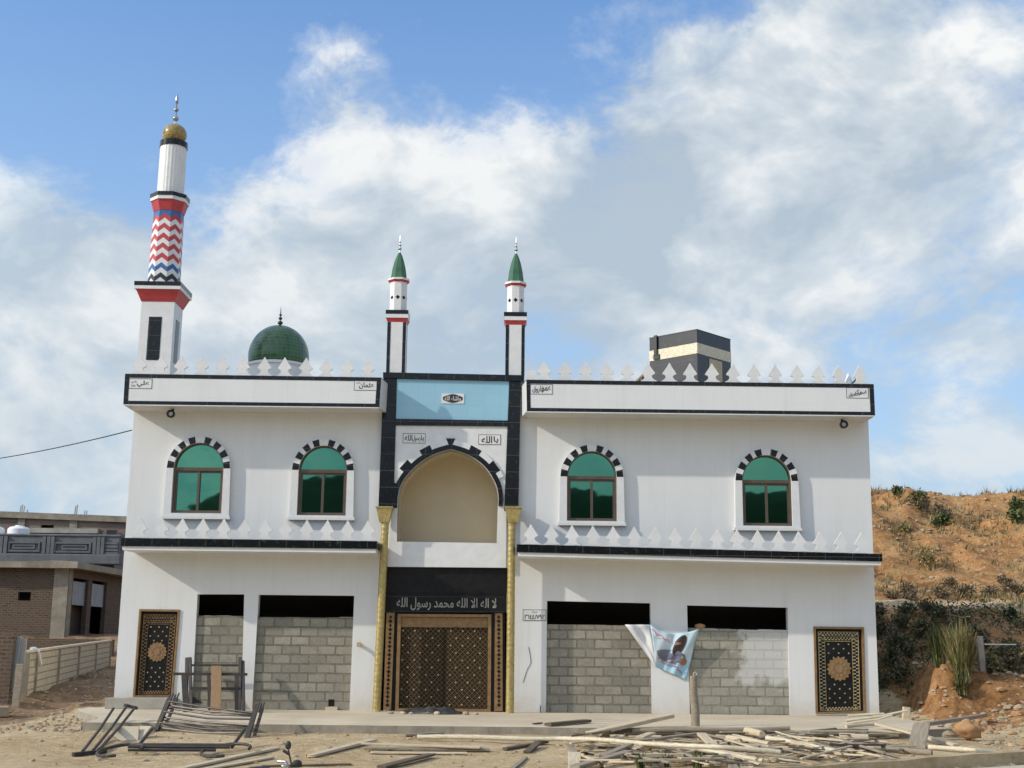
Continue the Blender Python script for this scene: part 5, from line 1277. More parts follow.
# the pile
board(590, 733.5, 671, 715.2, .26, .10, WOOD_L, 'thick pale beam propped on the left end of the timber pile, raised end at the white pier', .10, .22, 'beam', 'boards in the timber pile', cat='beam')
board(575, 767, 629, 751.5, .16, .07, WOOD_G, 'grey plank slanting up from the bottom edge at the left end of the pile', .05, .16, group='boards in the timber pile')
board(603, 756, 630.5, 744.5, .13, .06, WOOD_G, 'short grey plank parallel to the slanting one, higher in the pile', .12, .2, group='boards in the timber pile')
board(567, 744.6, 578, 755.5, .14, .06, WOOD_G, 'short board sloping down right at the far left tip of the timber pile', .14, .05, group='boards in the timber pile')
board(575, 769, 574.5, 752.5, .20, .035, WOOD_L, 'broad pale board end pointing at the viewer at the left tip of the pile', .02, .16, group='boards in the timber pile')
board(582.5, 754, 609, 766.5, .12, .06, WOOD_L, 'pale stick sloping down right under the slanting grey plank', .06, .04, group='boards in the timber pile')
board(626, 754.8, 684, 755.4, .10, .08, WOOD_L, 'pale level board in front of the pile above the grass sprigs', .16, .14, group='boards in the timber pile')
pole([(664.5, 746.2), (684, 754.8)], .055, WOOD_L, 'short pale log meeting the end of the level board above the grass', 'short_log', 'logs in the timber pile', False, 'log', [.14, .12])
board(656, 769, 654.5, 758.4, .10, .09, WOOD_D, 'dark post stump facing the viewer beside the grass sprigs', .04, .10, group='boards in the timber pile')
pole([(684, 760), (724, 757.6)], .06, WOOD_L, 'pale log lying level at the front of the pile below the wooden post', 'short_log', 'logs in the timber pile', False, 'log', [.07, .07])
pole([(640, 744.8), (700, 750.0), (763, 760.0)], .050, BAMBOO, 'bamboo pole below and parallel to the longest one in the pile', 'bamboo_pole', 'logs in the timber pile', True, 'pole', [.2, .16, .10])
board(749, 755.0, 816, 769, .16, .05, WOOD_L, 'long pale plank at the front of the pile running off the bottom edge', .05, .04, group='boards in the timber pile')
board(725.5, 754.5, 735, 769, .15, .05, WOOD_G, 'grey board pointing at the viewer from the middle of the pile', .14, .04, group='boards in the timber pile')
board(746, 769, 747.5, 760.8, .22, .04, WOOD_L, 'broad pale board end at the bottom edge in the middle of the pile', .03, .05, group='boards in the timber pile')
pole([(728, 738.2), (770, 744.8)], .07, WOOD_L, 'pale log right behind the longest bamboo near the right block wall', 'short_log', 'logs in the timber pile', False, 'log', [.1, .1])
board(701.5, 733.8, 712.5, 744, .17, .06, WOOD_L, 'short pale board sloping forward just right of the wooden post', .22, .20, group='boards in the timber pile')
pole([(747, 731.2), (763, 734.9)], .09, WOOD_L, 'stubby pale log highest at the back of the pile', 'short_log', 'logs in the timber pile', False, 'log', [.14, .14])
board(762, 735.2, 791, 739.2, .15, .06, WOOD_L, 'pale plank in line with the stubby log at the back of the pile', .12, .06, group='boards in the timber pile')
pole([(767, 738.2), (848, 753.2)], .055, BAMBOO, 'straight pale pole slanting down right at the right end of the pile', 'bamboo_pole', 'logs in the timber pile', True, 'pole', [.12, .05])
board(778, 739.5, 833, 745.2, .13, .05, WOOD_L, 'pale board lying behind the straight slanting pole', .05, .05, group='boards in the timber pile')
board(770, 747.6, 800, 751, .14, .06, WOOD_G, 'short grey board at the cut ends of the bamboo poles', .05, .05, group='boards in the timber pile')
board(766, 730.9, 813, 733, .10, .05, WOOD_G, 'thin grey board lying along the apron behind the pile', .03, .03, group='boards in the timber pile')
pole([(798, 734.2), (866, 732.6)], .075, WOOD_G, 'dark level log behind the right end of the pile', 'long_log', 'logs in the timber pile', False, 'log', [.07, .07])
pole([(839.5, 737.6), (868, 738.8)], .10, WOOD_L, 'stout pale log with a ragged end before the right side door', 'short_log', 'logs in the timber pile', False, 'log', [.1, .1])
board(636, 741.0, 697, 733.5, .12, .05, WOOD_G, 'thin grey board crossing the pile behind the longest bamboo', .14, .20, group='boards in the timber pile')
board(612, 735.6, 662, 736.6, .15, .05, WOOD_L, 'pale board under the raised beam', .06, .08, group='boards in the timber pile')
pole([(632, 731.2), (700, 729.8), (790, 728.4)], .06, WOOD_G, 'long dark grey pole lying along the apron edge behind the post', 'long_log', 'logs in the timber pile', False, 'log', [.08, .1, .1])
board(640, 737.5, 652, 733.2, .16, .06, WOOD_L, 'stubby pale block beside the raised beam in the pile', .14, .16, group='boards in the timber pile')
board(700, 741, 760, 746.5, .13, .05, WOOD_G, 'grey board wedged between the two bamboo poles', .10, .10, group='boards in the timber pile')
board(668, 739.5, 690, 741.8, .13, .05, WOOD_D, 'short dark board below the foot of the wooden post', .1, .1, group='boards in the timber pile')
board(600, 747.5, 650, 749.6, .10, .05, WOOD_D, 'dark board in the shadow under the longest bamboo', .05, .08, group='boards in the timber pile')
board(716, 735.5, 741, 737.5, .15, .05, WOOD_L, 'pale offcut between the sloping short board and the stubby log', .1, .08, group='boards in the timber pile')
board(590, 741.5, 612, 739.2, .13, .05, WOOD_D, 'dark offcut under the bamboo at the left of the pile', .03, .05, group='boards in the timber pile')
# more small offcuts, told apart by nothing
for k, (x0, y0, x1, y1) in enumerate(((618, 747, 640, 745.5), (676, 733, 694, 735.5), (705, 738, 722, 739.5), (735, 749, 757, 750.5), (784, 743.5, 806, 742), (812, 738, 832, 740), (690, 744, 708, 742), (655, 751, 672, 749.5), (768, 757, 786, 759), (720, 763, 706, 765), (640, 761, 655, 759), (800, 756, 822, 757.5))):
    board(x0, y0, x1, y1, .09 + .02 * (k % 3), .04, (WOOD_L, WOOD_G, WOOD_D)[k % 3], 'small offcut scattered among the boards of the timber pile', .04, .05, 'offcut', 'small offcuts in the timber pile', cat='offcut')
q = random.Random(77)
for k in range(120):
    x0 = q.uniform(566, 850); y0 = q.uniform(733, 763) - (x0 - 566) * .008; L = q.uniform(10, 62); sl_ = q.choice((-.25, -.12, .0, .08, .18, .22, .3)); x1 = x0 + L; y1 = y0 + L * sl_
    if not (731 < y1 < 766): y1 = y0
    board(x0, y0, x1, y1, q.uniform(.03, .085), q.uniform(.02, .05), (WOOD_L, WOOD_L, WOOD_G, WOOD_D)[k % 4], 'thin loose stick scattered among the boards of the timber pile', q.uniform(.03, .2), q.uniform(.03, .16), 'stick', 'thin sticks in the timber pile', cat='stick')
q = random.Random(78)
for k in range(34):
    x0 = q.uniform(790, 880); y0 = q.uniform(728, 755); L = q.uniform(14, 55); sl_ = q.choice((-.1, .0, .06, .12, .2)); 
    if y0 + L * sl_ > 758 or x0 + L > 925: continue
    board(x0, y0, x0 + L, y0 + L * sl_, q.uniform(.03, .085), q.uniform(.02, .05), (WOOD_L, WOOD_L, WOOD_G, WOOD_D)[k % 4], 'thin loose stick scattered among the boards of the timber pile', q.uniform(.03, .1), q.uniform(.03, .1), 'stick', 'thin sticks in the timber pile', cat='stick')
# right of the pile
board(836, 743.8, 902, 763, .19, .06, WOOD_L, 'wide bright plank at lower right ending by the kerb', .05, .03)
pole([(820, 742.2), (884, 748.6), (932, 752.2)], .07, WOOD_G, 'dark grey log lying behind the wide bright plank', 'long_log', nodes=False, cat='log')
board(877, 723.8, 956, 745.2, .16, .06, WOOD_L, 'long bright plank passing behind the upright grey board', .10, .04)
board(916.5, 747.6, 922, 723.5, .30, .05, WOOD_G, 'upright grey board leaning across the long bright plank', .02, .38)
board(926, 724.2, 985, 715.2, .12, .10, WOOD_G, 'grey beam lying up the stony slope behind the upright board', .12, .16, 'beam', cat='beam')
pole([(929, 747.2), (975, 751), (1030, 757.2)], .05, BAMBOO, 'thin bright pole running off the right edge', 'bamboo_pole')
pole([(848, 715.8), (884, 714.2)], .035, BAMBOO, 'short thin cane lying before the right side door', 'bamboo_pole', nodes=False, Y=-1.2)
pole([(846, 720.8), (880, 717), (907, 710.6)], .035, BAMBOO, 'thin curved cane reaching to the small stump at the building corner', 'bamboo_pole', nodes=False, Y=-2.4)
pole([(842, 724.2), (877, 720.2), (892, 715.4)], .03, BAMBOO, 'middle thin cane before the right side door', 'bamboo_pole', nodes=False, Y=-2.9)
pole([(846, 726.6), (880, 724.4)], .04, WOOD_L, 'straight pale cane at the foot of the bright plank', 'bamboo_pole', nodes=False)
pole([(848, 733.6), (898, 736.2)], .05, WOOD_G, 'grey pole lying before the long bright plank', 'long_log', nodes=False, cat='log')
c = G(905.5, 719.5); mb = MB(); mb.bar((c.x, c.y, c.z - .05), (c.x + .04, c.y + .02, c.z + .27), .16, .10)
tag(mb.build('wood_stump', WOOD_L, org=c, bevel=.012), 'small upright pale stump near the right building corner', 'stump')
# upright post before the block walls
c = G(695.3, 726.0); top = PV(693.6, 676, c.y); mb = MB(); mb.tube([(c.x, c.y, c.z - .02), (lerp(c.x, top.x, .3) + .012, c.y, lerp(c.z, top.z, .3)), (lerp(c.x, top.x, .65) - .012, c.y, lerp(c.z, top.z, .65)), (top.x, c.y, top.z)], [.09, .085, .08, .075], 12)
tp = tag(mb.build('wooden_post', WOOD_G, org=c, smooth=50), 'upright rough wooden post standing on the apron before the right block walls', 'post')
mb = MB(); mb.tube([top + Vector((.0, 0, -.02)), top + Vector((.0, 0, .06)), top + Vector((.03, -.02, .08)), top + Vector((.06, -.02, .05)), top + Vector((.055, -.02, .02))], .012, 6); mb.build('bent_nail', CONCL, tp)

# ------------------------------------------------------------------ steel frames on the left
def frame_obj(name, segs, r, label, group=None, org=None, mat=STEEL, square=False):
    mb = MB()
    for (a, b, rr) in segs:
        if square: mb.bar(a, b, rr * 2, rr * 2)
        else: mb.tube([a, b], rr, 8)
    o = org or segs[0][0]
    return mb
# (1) leaning ladder frame by the end of the apron
def g(x, y, l=.04): return G(x, y, l)
t0 = thing('ladder_frame', g(90, 752, 0), 'rusty steel frame with three rails lying against the left end of the apron', 'steel frame', 'steel scaffold frames')
mb = MB(); mb.bar(g(73, 754.5), g(106, 751), .07, .06); mb.build('bottom_bar', STEEL, t0)
tops = [(113.5, 708.5), (127.6, 705), (135.4, 707)]; bots = [(82.5, 751.5), (93, 750.5), (98.5, 750)]
for (bx, by), (tx, ty) in zip(bots, tops):
    a = g(bx, by, .06); b = PV(tx, ty, a.y + 4.6); mb = MB(); mb.tube([a, a.lerp(b, .5) - Vector((0, 0, .03)), b], .026, 8); mb.build('rail', STEEL, t0)
a = PV(112, 708, -6.0); b = PV(137, 706, -6.0); mb = MB(); mb.tube([PV(124.5, 705, g(90, 752).y + 4.6), PV(137.5, 708.3, g(90, 752).y + 4.6)], .032, 8); mb.build('top_bar', STEEL, t0)
# (2) bundle of tubes between two end brackets
Yb = G(158, 731).y; Yr = G(247, 738).y
t1 = thing('tube_trestle', G(200, 738), 'long steel trestle of many parallel tubes between two leaning end brackets', 'steel frame', 'steel scaffold frames')
zc = lambda px, py, Y: PV(px, py, Y)
Lb = zc(156, 731, Yb); Lt = zc(169.5, 699, Yb + .5); Rb = zc(246.5, 740, Yr); Rt = zc(256, 708.5, Yr + .5)
for nm, p, q_ in (('end_bracket', Lb, Lt), ('end_bracket', Rb, Rt)):
    mb = MB(); mb.bar(p, q_, .085, .06); mb.bar(p + Vector((.07, .3, 0)), q_ + Vector((.07, .3, .0)), .05, .05)
    for k in range(4): e = q_ + Vector((.03 * k - .02, .1 * k, 0)); mb.tube([e - (q_ - p).normalized() * .1, e + (q_ - p).normalized() * (.10 + .03 * (k % 2))], .018, 6)
    mb.build(nm, STEEL, t1)
STEELL = M('worn_steel', (.20, .175, .145), (.11, .095, .08), .5, 6, .3, 40, .3)
for k, (tl, tr) in enumerate(((.93, .86), (.80, .80), (.70, .74), (.60, .66), (.42, .46), (.32, .40), (.26, .30), (.10, .22))):
    a = Lb.lerp(Lt, tl) + Vector((0, -.02 + .08 * (k % 3), 0)); b = Rb.lerp(Rt, tr) + Vector((0, -.02 + .08 * (k % 3), 0)); mb = MB(); mb.tube([a, a.lerp(b, .5) - Vector((0, 0, .02 + .012 * (k % 4))), b], .019, 8); mb.build('tube', STEELL if k % 3 else STEEL, t1)
# (3) low frame on the sand
t2 = thing('low_frame', G(170, 750), 'low steel frame with looped feet lying on the sand before the trestle', 'steel frame', 'steel scaffold frames')
mb = MB(); mb.tube([g(128, 746.5, .12), g(230, 747.2, .12)], .026, 8); mb.tube([g(128, 750, .08), g(216, 750, .08)], .024, 8); mb.tube([g(134, 744.2, .12), g(234, 744.6, .14)], .02, 8); mb.build('long_rail', STEEL, t2)
for (cx, cy, r_) in ((120, 750, .26), (226, 750, .30)):
    c = g(cx, cy, .10); mb = MB(); mb.tube([(c.x + r_ * 1.25 * math.cos(2 * math.pi * k / 20), c.y + r_ * 2.2 * math.sin(2 * math.pi * k / 20), c.z - .05 * math.cos(2 * math.pi * k / 20 + 2)) for k in range(17)], .026, 8); mb.build('looped_foot', STEEL, t2)
for (x0, y0, x1, y1) in ((139, 745, 151.5, 729.5), (232, 747, 244.5, 729.5)):
    a = g(x0, y0, .06); b = PV(x1, y1, a.y + .9); mb = MB(); mb.tube([a, b], .03, 8); mb.build('leg', STEEL, t2)
# (4) upright frames leaning on the narrow block wall
Yu = -.75
t3 = thing('upright_frame', PV(188, 716, Yu), 'dark steel frame of tall paired posts standing upright before the narrow block wall', 'steel frame', 'steel scaffold frames')
def U(px, py, dy=0): p = PV(px, py, Yu + dy); return p
for (x0, y0, x1, y1, r_) in ((187.0, 658, 185.6, 719, .034), (190.0, 657.6, 190.6, 719, .034), (240.2, 657.4, 239.6, 709.6, .034), (243.0, 661, 243.6, 710, .034)):
    a = U(x0, y0, .5); b = U(x1, y1); b.z = PLZ + .004; b.y = Yu; mb = MB(); mb.bar(a, b, r_ * 2, r_ * 2); mb.build('post', STEEL, t3)
mb = MB(); mb.bar(U(190, 665.2, .45), U(242, 665.4, .45), .05, .05); mb.build('top_rail', STEEL, t3)
Yu = -1.35
t4 = thing('table_frame', PV(212, 712, Yu), 'dark steel table frame with overhanging top bar, standing in front of the upright frame', 'steel frame', 'steel scaffold frames')
for (x0, y0, x1, y1) in ((183, 674, 184.8, 714), (208.6, 674, 210, 714), (236.4, 674, 236.6, 713), (185.4, 674, 188, 714)):
    a = U(x0, y0); b = U(x1, y1, -.1); b.z = PLZ + .004; mb = MB(); mb.bar(a, b, .065, .065); mb.build('leg', STEEL, t4)
mb = MB(); mb.bar(U(173.6, 673.8), U(247.2, 674.4), .075, .06); mb.build('top_bar', STEEL, t4)
mb = MB(); mb.bar(U(191, 688.2), U(241, 688.8), .06, .06); mb.build('cross_bar', STEEL, t4)
Yu = -1.75
a = U(216.6, 666, .32); b = U(215.4, 716); b.z = PLZ + .004; d = (a - b); L = d.length; d.normalize(); mb = MB(); sx = Vector((1, 0, 0)); 
mb.obb((a + b) / 2, d, sx, d.cross(sx), L / 2, .112, .02); o = tag(mb.build('leaning_board', WOOD_O, org=b), 'orange brown wooden board leaning upright on the dark table frame', 'board')
# blocks and slabs by the apron
def blk(px, py, sx, sy, sz, rot, mat, label, cat='concrete block', lift=0, Y=None, name='concrete_block', tilt=0):
    c = G(px, py) if Y is None else Vector((P(px, py, Y)[0], Y, PLZ + lift)); ax = Vector((math.cos(rot), math.sin(rot), 0)); ay = Vector((-math.sin(rot), math.cos(rot), 0)); az = Vector((0, 0, 1))
    if tilt: m = Matrix.Rotation(tilt, 3, ax); ay = m @ ay; az = m @ az
    mb = MB(); mb.obb((c.x, c.y, c.z + sz / 2 + .002), ax, ay, az, sx / 2, sy / 2, sz / 2); return tag(mb.build(name, mat, org=c, bevel=.012), label, cat)
blk(115.6, 706.5, .44, .2, .24, 0, CONC, 'grey concrete block at the left corner of the mosque', Y=-.32)
blk(126.5, 739, .42, .5, .10, .25, CONCL, 'larger pale slab tipped on the rubble at the left end of the apron', 'slab', name='cement_slab', tilt=.5)
blk(140, 738, .24, .5, .09, -.2, CONCL, 'smaller pale slab beside the larger tipped slab', 'slab', name='cement_slab', tilt=.5)
blk(606, 735.5, .30, .2, .16, .4, ROCK, 'sand coloured stone where the bamboo meets the pile', 'stone', name='stone')
# boulder on the slope
c = G(969, 735); mb = MB(); mb.ball((c.x, c.y, c.z + .10), .20, 24, 1.3, .9, .85, nfreq=1.9, namp=.55); tag(mb.build('boulder', ROCKO, org=c, smooth=True), 'round orange boulder on the stony slope at lower right', 'boulder')
for k, (px, py, r_) in enumerate(((983, 732, .13), (948, 736, .10), (958, 728, .09), (1003, 722, .12), (1013, 735, .10), (940, 727, .09), (1018, 716, .11), (995, 712, .09), (978, 722, .09))):
    c = G(px, py); mb = MB(); stone_verts(mb, (c.x, c.y, c.z + r_ * .3), r_, k * 17 + 3)
    for i in range(len(mb.m)): mb.m[i] = 0
    tag(mb.build('stone', ROCK if k % 2 else ROCKO, org=c), 'fist to head sized stone on the slope around the orange boulder', 'stone', 'stones around the orange boulder')
# loose stone on top of the block wall
x, z = P(700.2, 628.6, .1); mb = MB(); mb.ball((x, .13, z + .055), .10, 14, 1.25, .8, .62, nfreq=3, namp=.3); tag(mb.build('stone', ROCKO, org=(x, .13, z), smooth=True), 'reddish stone resting on top of the right block wall', 'stone')

# ------------------------------------------------------------------ crumpled sheet before the door
mb = MB(); a = PV(401, 716, -.9); n1, n2 = 46, 12; LX_ = P(462, 716, -.9)[0] - a.x
grid = []
for i in range(n1 + 1):
    for j in range(n2 + 1):
        u, v = i / n1, j / n2; x = a.x + LX_ * u; y = -1.25 + .75 * v + .1 * math.sin(u * 7)
        hgt = .62 * (.05 + .17 * abs(nz(x * 1.8, y * 2.5, 2.2, 3)) + .20 * abs(nz(x, y, 5.5, 9))) * (math.sin(math.pi * min(1, max(0, v))) ** .5) * (math.sin(math.pi * u) ** .35)
        grid.append((x, y, PLZ + .006 + hgt))
for i in range(n1):
    for j in range(n2): q0 = i * (n2 + 1) + j; mb.f.append((q0, q0 + n2 + 1, q0 + n2 + 2, q0 + 1)); mb.m.append(0)
mb.v = grid
sh = mb.build('crumpled_sheet', M('dark_plastic', (.03, .03, .032), (.075, .07, .062), .5, 5, .4, 20), org=(a.x + LX_ / 2, -.9, PLZ), smooth=True); sm = sh.modifiers.new('thick', 'SOLIDIFY'); sm.thickness = .01
tag(sh, 'crumpled dark plastic sheet lying before the carved main door', 'plastic sheet')
for k, (px, s_) in enumerate(((411, .045), (437, .06), (466, .065), (476, .05), (403, .05), (391, .06))):
    x, z = P(px, 716, -1.3); mb = MB(); mb.ball((x, -1.32, PLZ + s_ * .5), s_, 10, 1.2, .9, .7, nfreq=3, namp=.3)
    tag(mb.build('stone', (CONC, CONCL, ROCK)[k % 3], org=(x, -1.32, PLZ)), 'small stone beside the crumpled sheet before the main door', 'stone', 'stones beside the crumpled sheet')
# thin rod sticking up at the right block wall corner
x, z = P(540.3, 713, -.12); mb = MB(); mb.tube([(x, -.12, PLZ), (x + .005, -.12, PLZ + .16)], .012, 6); tag(mb.build('short_rod', STEEL, org=(x, -.12, PLZ)), 'short thin rod standing by the left corner of the first right block wall', 'rod')

# ------------------------------------------------------------------ torn banner between the right openings
def bannermat():
    m, ns, ln, b = newmat('printed_banner')
    t = ns.new('ShaderNodeTexCoord').outputs['Object']; s_ = ns.new('ShaderNodeSeparateXYZ'); ln.new(t, s_.inputs[0]); X, Z = s_.outputs[0], s_.outputs[2]
    f = noi(ns, ln, t, 2.2, 4, .5)
    c = ramp(ns, ln, mathn(ns, ln, 'ADD', mathn(ns, ln, 'MULTIPLY', Z, .45), mathn(ns, ln, 'MULTIPLY', f, .6)), [(.15, (.34, .54, .64)), (.35, (.60, .70, .74)), (.55, (.42, .60, .68)), (.75, (.66, .73, .75))])
    ln.new(c, b.inputs['Base Color']); b.inputs['Roughness'].default_value = .35
    return m
BAN = bannermat()
Yn = -.10
outl = [(624.6, 624.6), (650.2, 624.6), (663, 629.6), (675.7, 632.4), (688, 631.2), (698.6, 628.7), (694, 648), (686.6, 680), (674.7, 675.6), (664, 671), (655.8, 667)]
bn = thing('torn_banner', PV(660, 650, Yn), 'torn blue poster with a dark bearded figure hanging across the pier between the right openings', 'banner')
TL_, TR_, BR_, BLq = (641, 624.3), (698.6, 628.7), (686.6, 680), (655.8, 667)
def ban(u, v):
    top = Vector((lerp(650, 698.6, u), 0)); 
    ty = 624.6 + 30 * (u * (1 - u)) * 1.0 * (1 if u < .5 else .8) + 4.1 * u
    x = lerp(lerp(650, 698.6, u), lerp(655.8, 686.6, u), v); y = lerp(ty, lerp(667, 680, u), v)
    p = PV(x, y, Yn); p.y += -.035 * math.sin(u * 9 + v * 3) - .05 * math.sin(v * 4 + u * 2) - .02 * math.sin(u * 21 + v * 8); return p
mb = MB(); n1 = n2 = 22
for i in range(n1 + 1):
    for j in range(n2 + 1): mb.v.append(tuple(ban(i / n1, j / n2)))
for i in range(n1):
    for j in range(n2): q0 = i * (n2 + 1) + j; mb.f.append((q0, q0 + n2 + 1, q0 + n2 + 2, q0 + 1)); mb.m.append(0)
pr = mb.build('printed_sheet', BAN, bn, smooth=True, recalc=False)
def patch(name, pts, mat, off, sm=True):          # printed shape lying on the sheet
    mb = MB(); c = (sum(p[0] for p in pts) / len(pts), sum(p[1] for p in pts) / len(pts)); rings = 7; k = len(pts)
    for r_ in range(rings + 1):
        for p in pts:
            w = ban(lerp(c[0], p[0], r_ / rings), lerp(c[1], p[1], r_ / rings)); mb.v.append((w.x, w.y - off - .009, w.z))
    for r_ in range(rings):
        for i in range(k): mb.f.append((r_ * k + i, r_ * k + (i + 1) % k, (r_ + 1) * k + (i + 1) % k, (r_ + 1) * k + i)); mb.m.append(0)
    mb.build(name, mat, pr)
PRB = M('print_black', (.03, .025, .025), (.05, .035, .03), .35, 6, 0); PRS = M('print_skin', (.40, .20, .12), (.28, .12, .07), .35, 8, 0); PRG = M('print_grey', (.20, .21, .27), (.12, .12, .17), .35, 7, 0); PRP = M('print_pink', (.50, .10, .20), (.40, .08, .15), .35, 7, 0); PRW = M('print_white', (.75, .76, .76), (.62, .65, .66), .35, 5, 0)
patch('grey_cloak', [(.08, .58), (.18, .50), (.34, .44), (.60, .42), (.80, .50), (.88, .62), (.82, .72), (.60, .76), (.30, .75), (.10, .69)], PRG, .004)
patch('dark_hair', [(.63 + .15 * math.cos(t_ * .3927) * math.cos(.5) - .25 * math.sin(t_ * .3927) * math.sin(-.5) * -1 * .6, .31 + .25 * math.sin(t_ * .3927)) for t_ in range(16)], PRB, .007)
patch('face', [(.54, .24), (.60, .22), (.67, .23), (.66, .27), (.60, .29), (.53, .30)], PRS, .010)
patch('hand', [(.70, .63), (.76, .58), (.84, .58), (.90, .63), (.89, .70), (.82, .74), (.74, .73), (.70, .69)], PRS, .010)
patch('white_strip', [(.02, .05), (.20, .04), (.44, .10), (.42, .24), (.20, .22), (.04, .24)], PRW, .003)
mb = MB(); q = random.Random(4)
def squiggle(u0, v0, u1, v1, n):
    pts = []
    for i in range(n + 1):
        u = lerp(u0, u1, i / n); v = lerp(v0, v1, i / n) + q.uniform(-.035, .035); w = ban(u, v); pts.append((w.x, w.y - .017, w.z))
    mb.tube(pts, .007, 4)
squiggle(.02, .10, .14, .16, 8); squiggle(.16, .14, .42, .20, 14); squiggle(.08, .74, .52, .72, 22); squiggle(.20, .82, .62, .80, 16); squiggle(.62, .82, .84, .92, 12)
mb.build('pink_lettering', PRP, pr)
# white back, folded over
mb = MB(); n = 14
def fold(u, v):
    a = (lerp(624.6, 650.2, u), 624.6); x = lerp(a[0], 655.8, v); y = lerp(624.6, 667, v); p = PV(x, y, Yn - .01); p.y += (-.04 * math.sin(u * 5 + v * 6) - .03 * math.sin(u * 11 - v * 5) - .05) * (1 - v); return p
for i in range(n + 1):
    for j in range(n + 1): mb.v.append(tuple(fold(i / n, j / n * .999)))
for i in range(n):
    for j in range(n): q0 = i * (n + 1) + j; mb.f.append((q0, q0 + n + 1, q0 + n + 2, q0 + 1)); mb.m.append(0)
mb.build('white_back', WHITEP, bn, smooth=True, recalc=False)
for o in bn.children:
    sm = o.modifiers.new('thick', 'SOLIDIFY'); sm.thickness = .004; sm.offset = 1 if o.name.startswith('white') else 0

# ------------------------------------------------------------------ motorbike standing on the lower road, only mirror and bars in view
mx, my = -3.05, -13.3; gz = h(mx, my)
top = PV(286.8, 745.2, my); barz = PV(290, 766, my).z
mx = top.x
mbk = thing('motorbike', (mx, my, gz), 'black motorbike of which only a mirror and the handlebar show at the bottom edge', 'motorbike')
f = Vector((1, .25, 0)).normalized(); sdv = Vector((-f.y, f.x, 0))
steer = Vector((mx, my, barz - .05)) + f * .05 + sdv * .25
wf = Vector((mx, my, gz + .29)) + f * .55 + sdv * .25; wr = wf - f * 1.25
hm = barz - gz
for c in (wf, wr):
    mb = MB(); mb.tube([c + f * .25 * math.cos(2 * math.pi * k / 24) + Vector((0, 0, .25 * math.sin(2 * math.pi * k / 24))) for k in range(25)], .045, 8, cap=False); w_ = mb.build('wheel', RUBBER, mbk, smooth=True)
    mb = MB(); mb.tube([c - sdv * .06, c + sdv * .06], .05, 10)
    for k in range(8): a = math.pi * k / 8; dd = f * math.cos(a) + Vector((0, 0, math.sin(a))); mb.tube([c - dd * .22, c + dd * .22], .006, 4)
    mb.build('spokes', CHROME, w_)
mb = MB(); mb.tube([wf + sdv * .07, steer + sdv * .07], .022, 8); mb.tube([wf - sdv * .07, steer - sdv * .07], .022, 8); mb.build('fork', CHROME, mbk)
tk = steer - f * .38 - Vector((0, 0, .12)); mb = MB(); mb.ball(tk, .2, 16, 1.5, .8, .75); mb.build('fuel_tank', BLACKP, mbk, smooth=True)
mb = MB(); mb.ball(tk - f * .5 - Vector((0, 0, .02)), .2, 16, 1.9, .7, .35); mb.build('seat', RUBBER, mbk, smooth=True)
mb = MB(); mb.tube([steer - Vector((0, 0, .1)), tk - Vector((0, 0, .12)), tk - f * .5 - Vector((0, 0, .12)), wr], .025, 8); mb.tube([steer - Vector((0, 0, .15)), wf - f * .45, wr], .025, 8); mb.ball(wf - f * .6 + Vector((0, 0, .08)), .16, 12); mb.build('chassis', STEEL, mbk)
mb = MB(); mb.ball(steer + f * .13 - Vector((0, 0, .1)), .095, 14); mb.build('headlight', CHROME, mbk, smooth=True)
hb0 = steer + Vector((0, 0, .02)); gl = Vector((mx + .07, my - .02, barz)); gr = steer + sdv * .38 + Vector((0, 0, .05))
mb = MB(); mb.tube([gl - f * .12, gl, hb0 - sdv * .1, hb0 + sdv * .1, gr, gr - f * .12], .016, 8); hb = mb.build('handlebar', CHROME, mbk, smooth=True)
mb = MB(); mb.tube([gl + Vector((.0, 0, .01)), gl + Vector((.14, .02, .015))], .032, 8); mb.ball(gl + Vector((.08, 0, .04)), .055, 10, 1.2, 1, .8); mb.build('grip', RUBBER, hb)
mb = MB(); p0 = PV(291.3, 764, my - .02); p1 = PV(289.2, 754.2, my - .02); p2 = PV(288.4, 750, my - .02); mb.tube([gl + Vector((0, 0, .02)), p0, p1, p2], .012, 6); mb.tube([p1, PV(283.2, 750.4, my - .02)], .022, 6); ms = mb.build('mirror_stem', STEEL, hb)
mb = MB(); c = PV(288.2, 745.3, my - .02); mb.ball(c, .055, 16, .75, .45, 1.05); mb.build('mirror', RUBBER, ms, smooth=True)
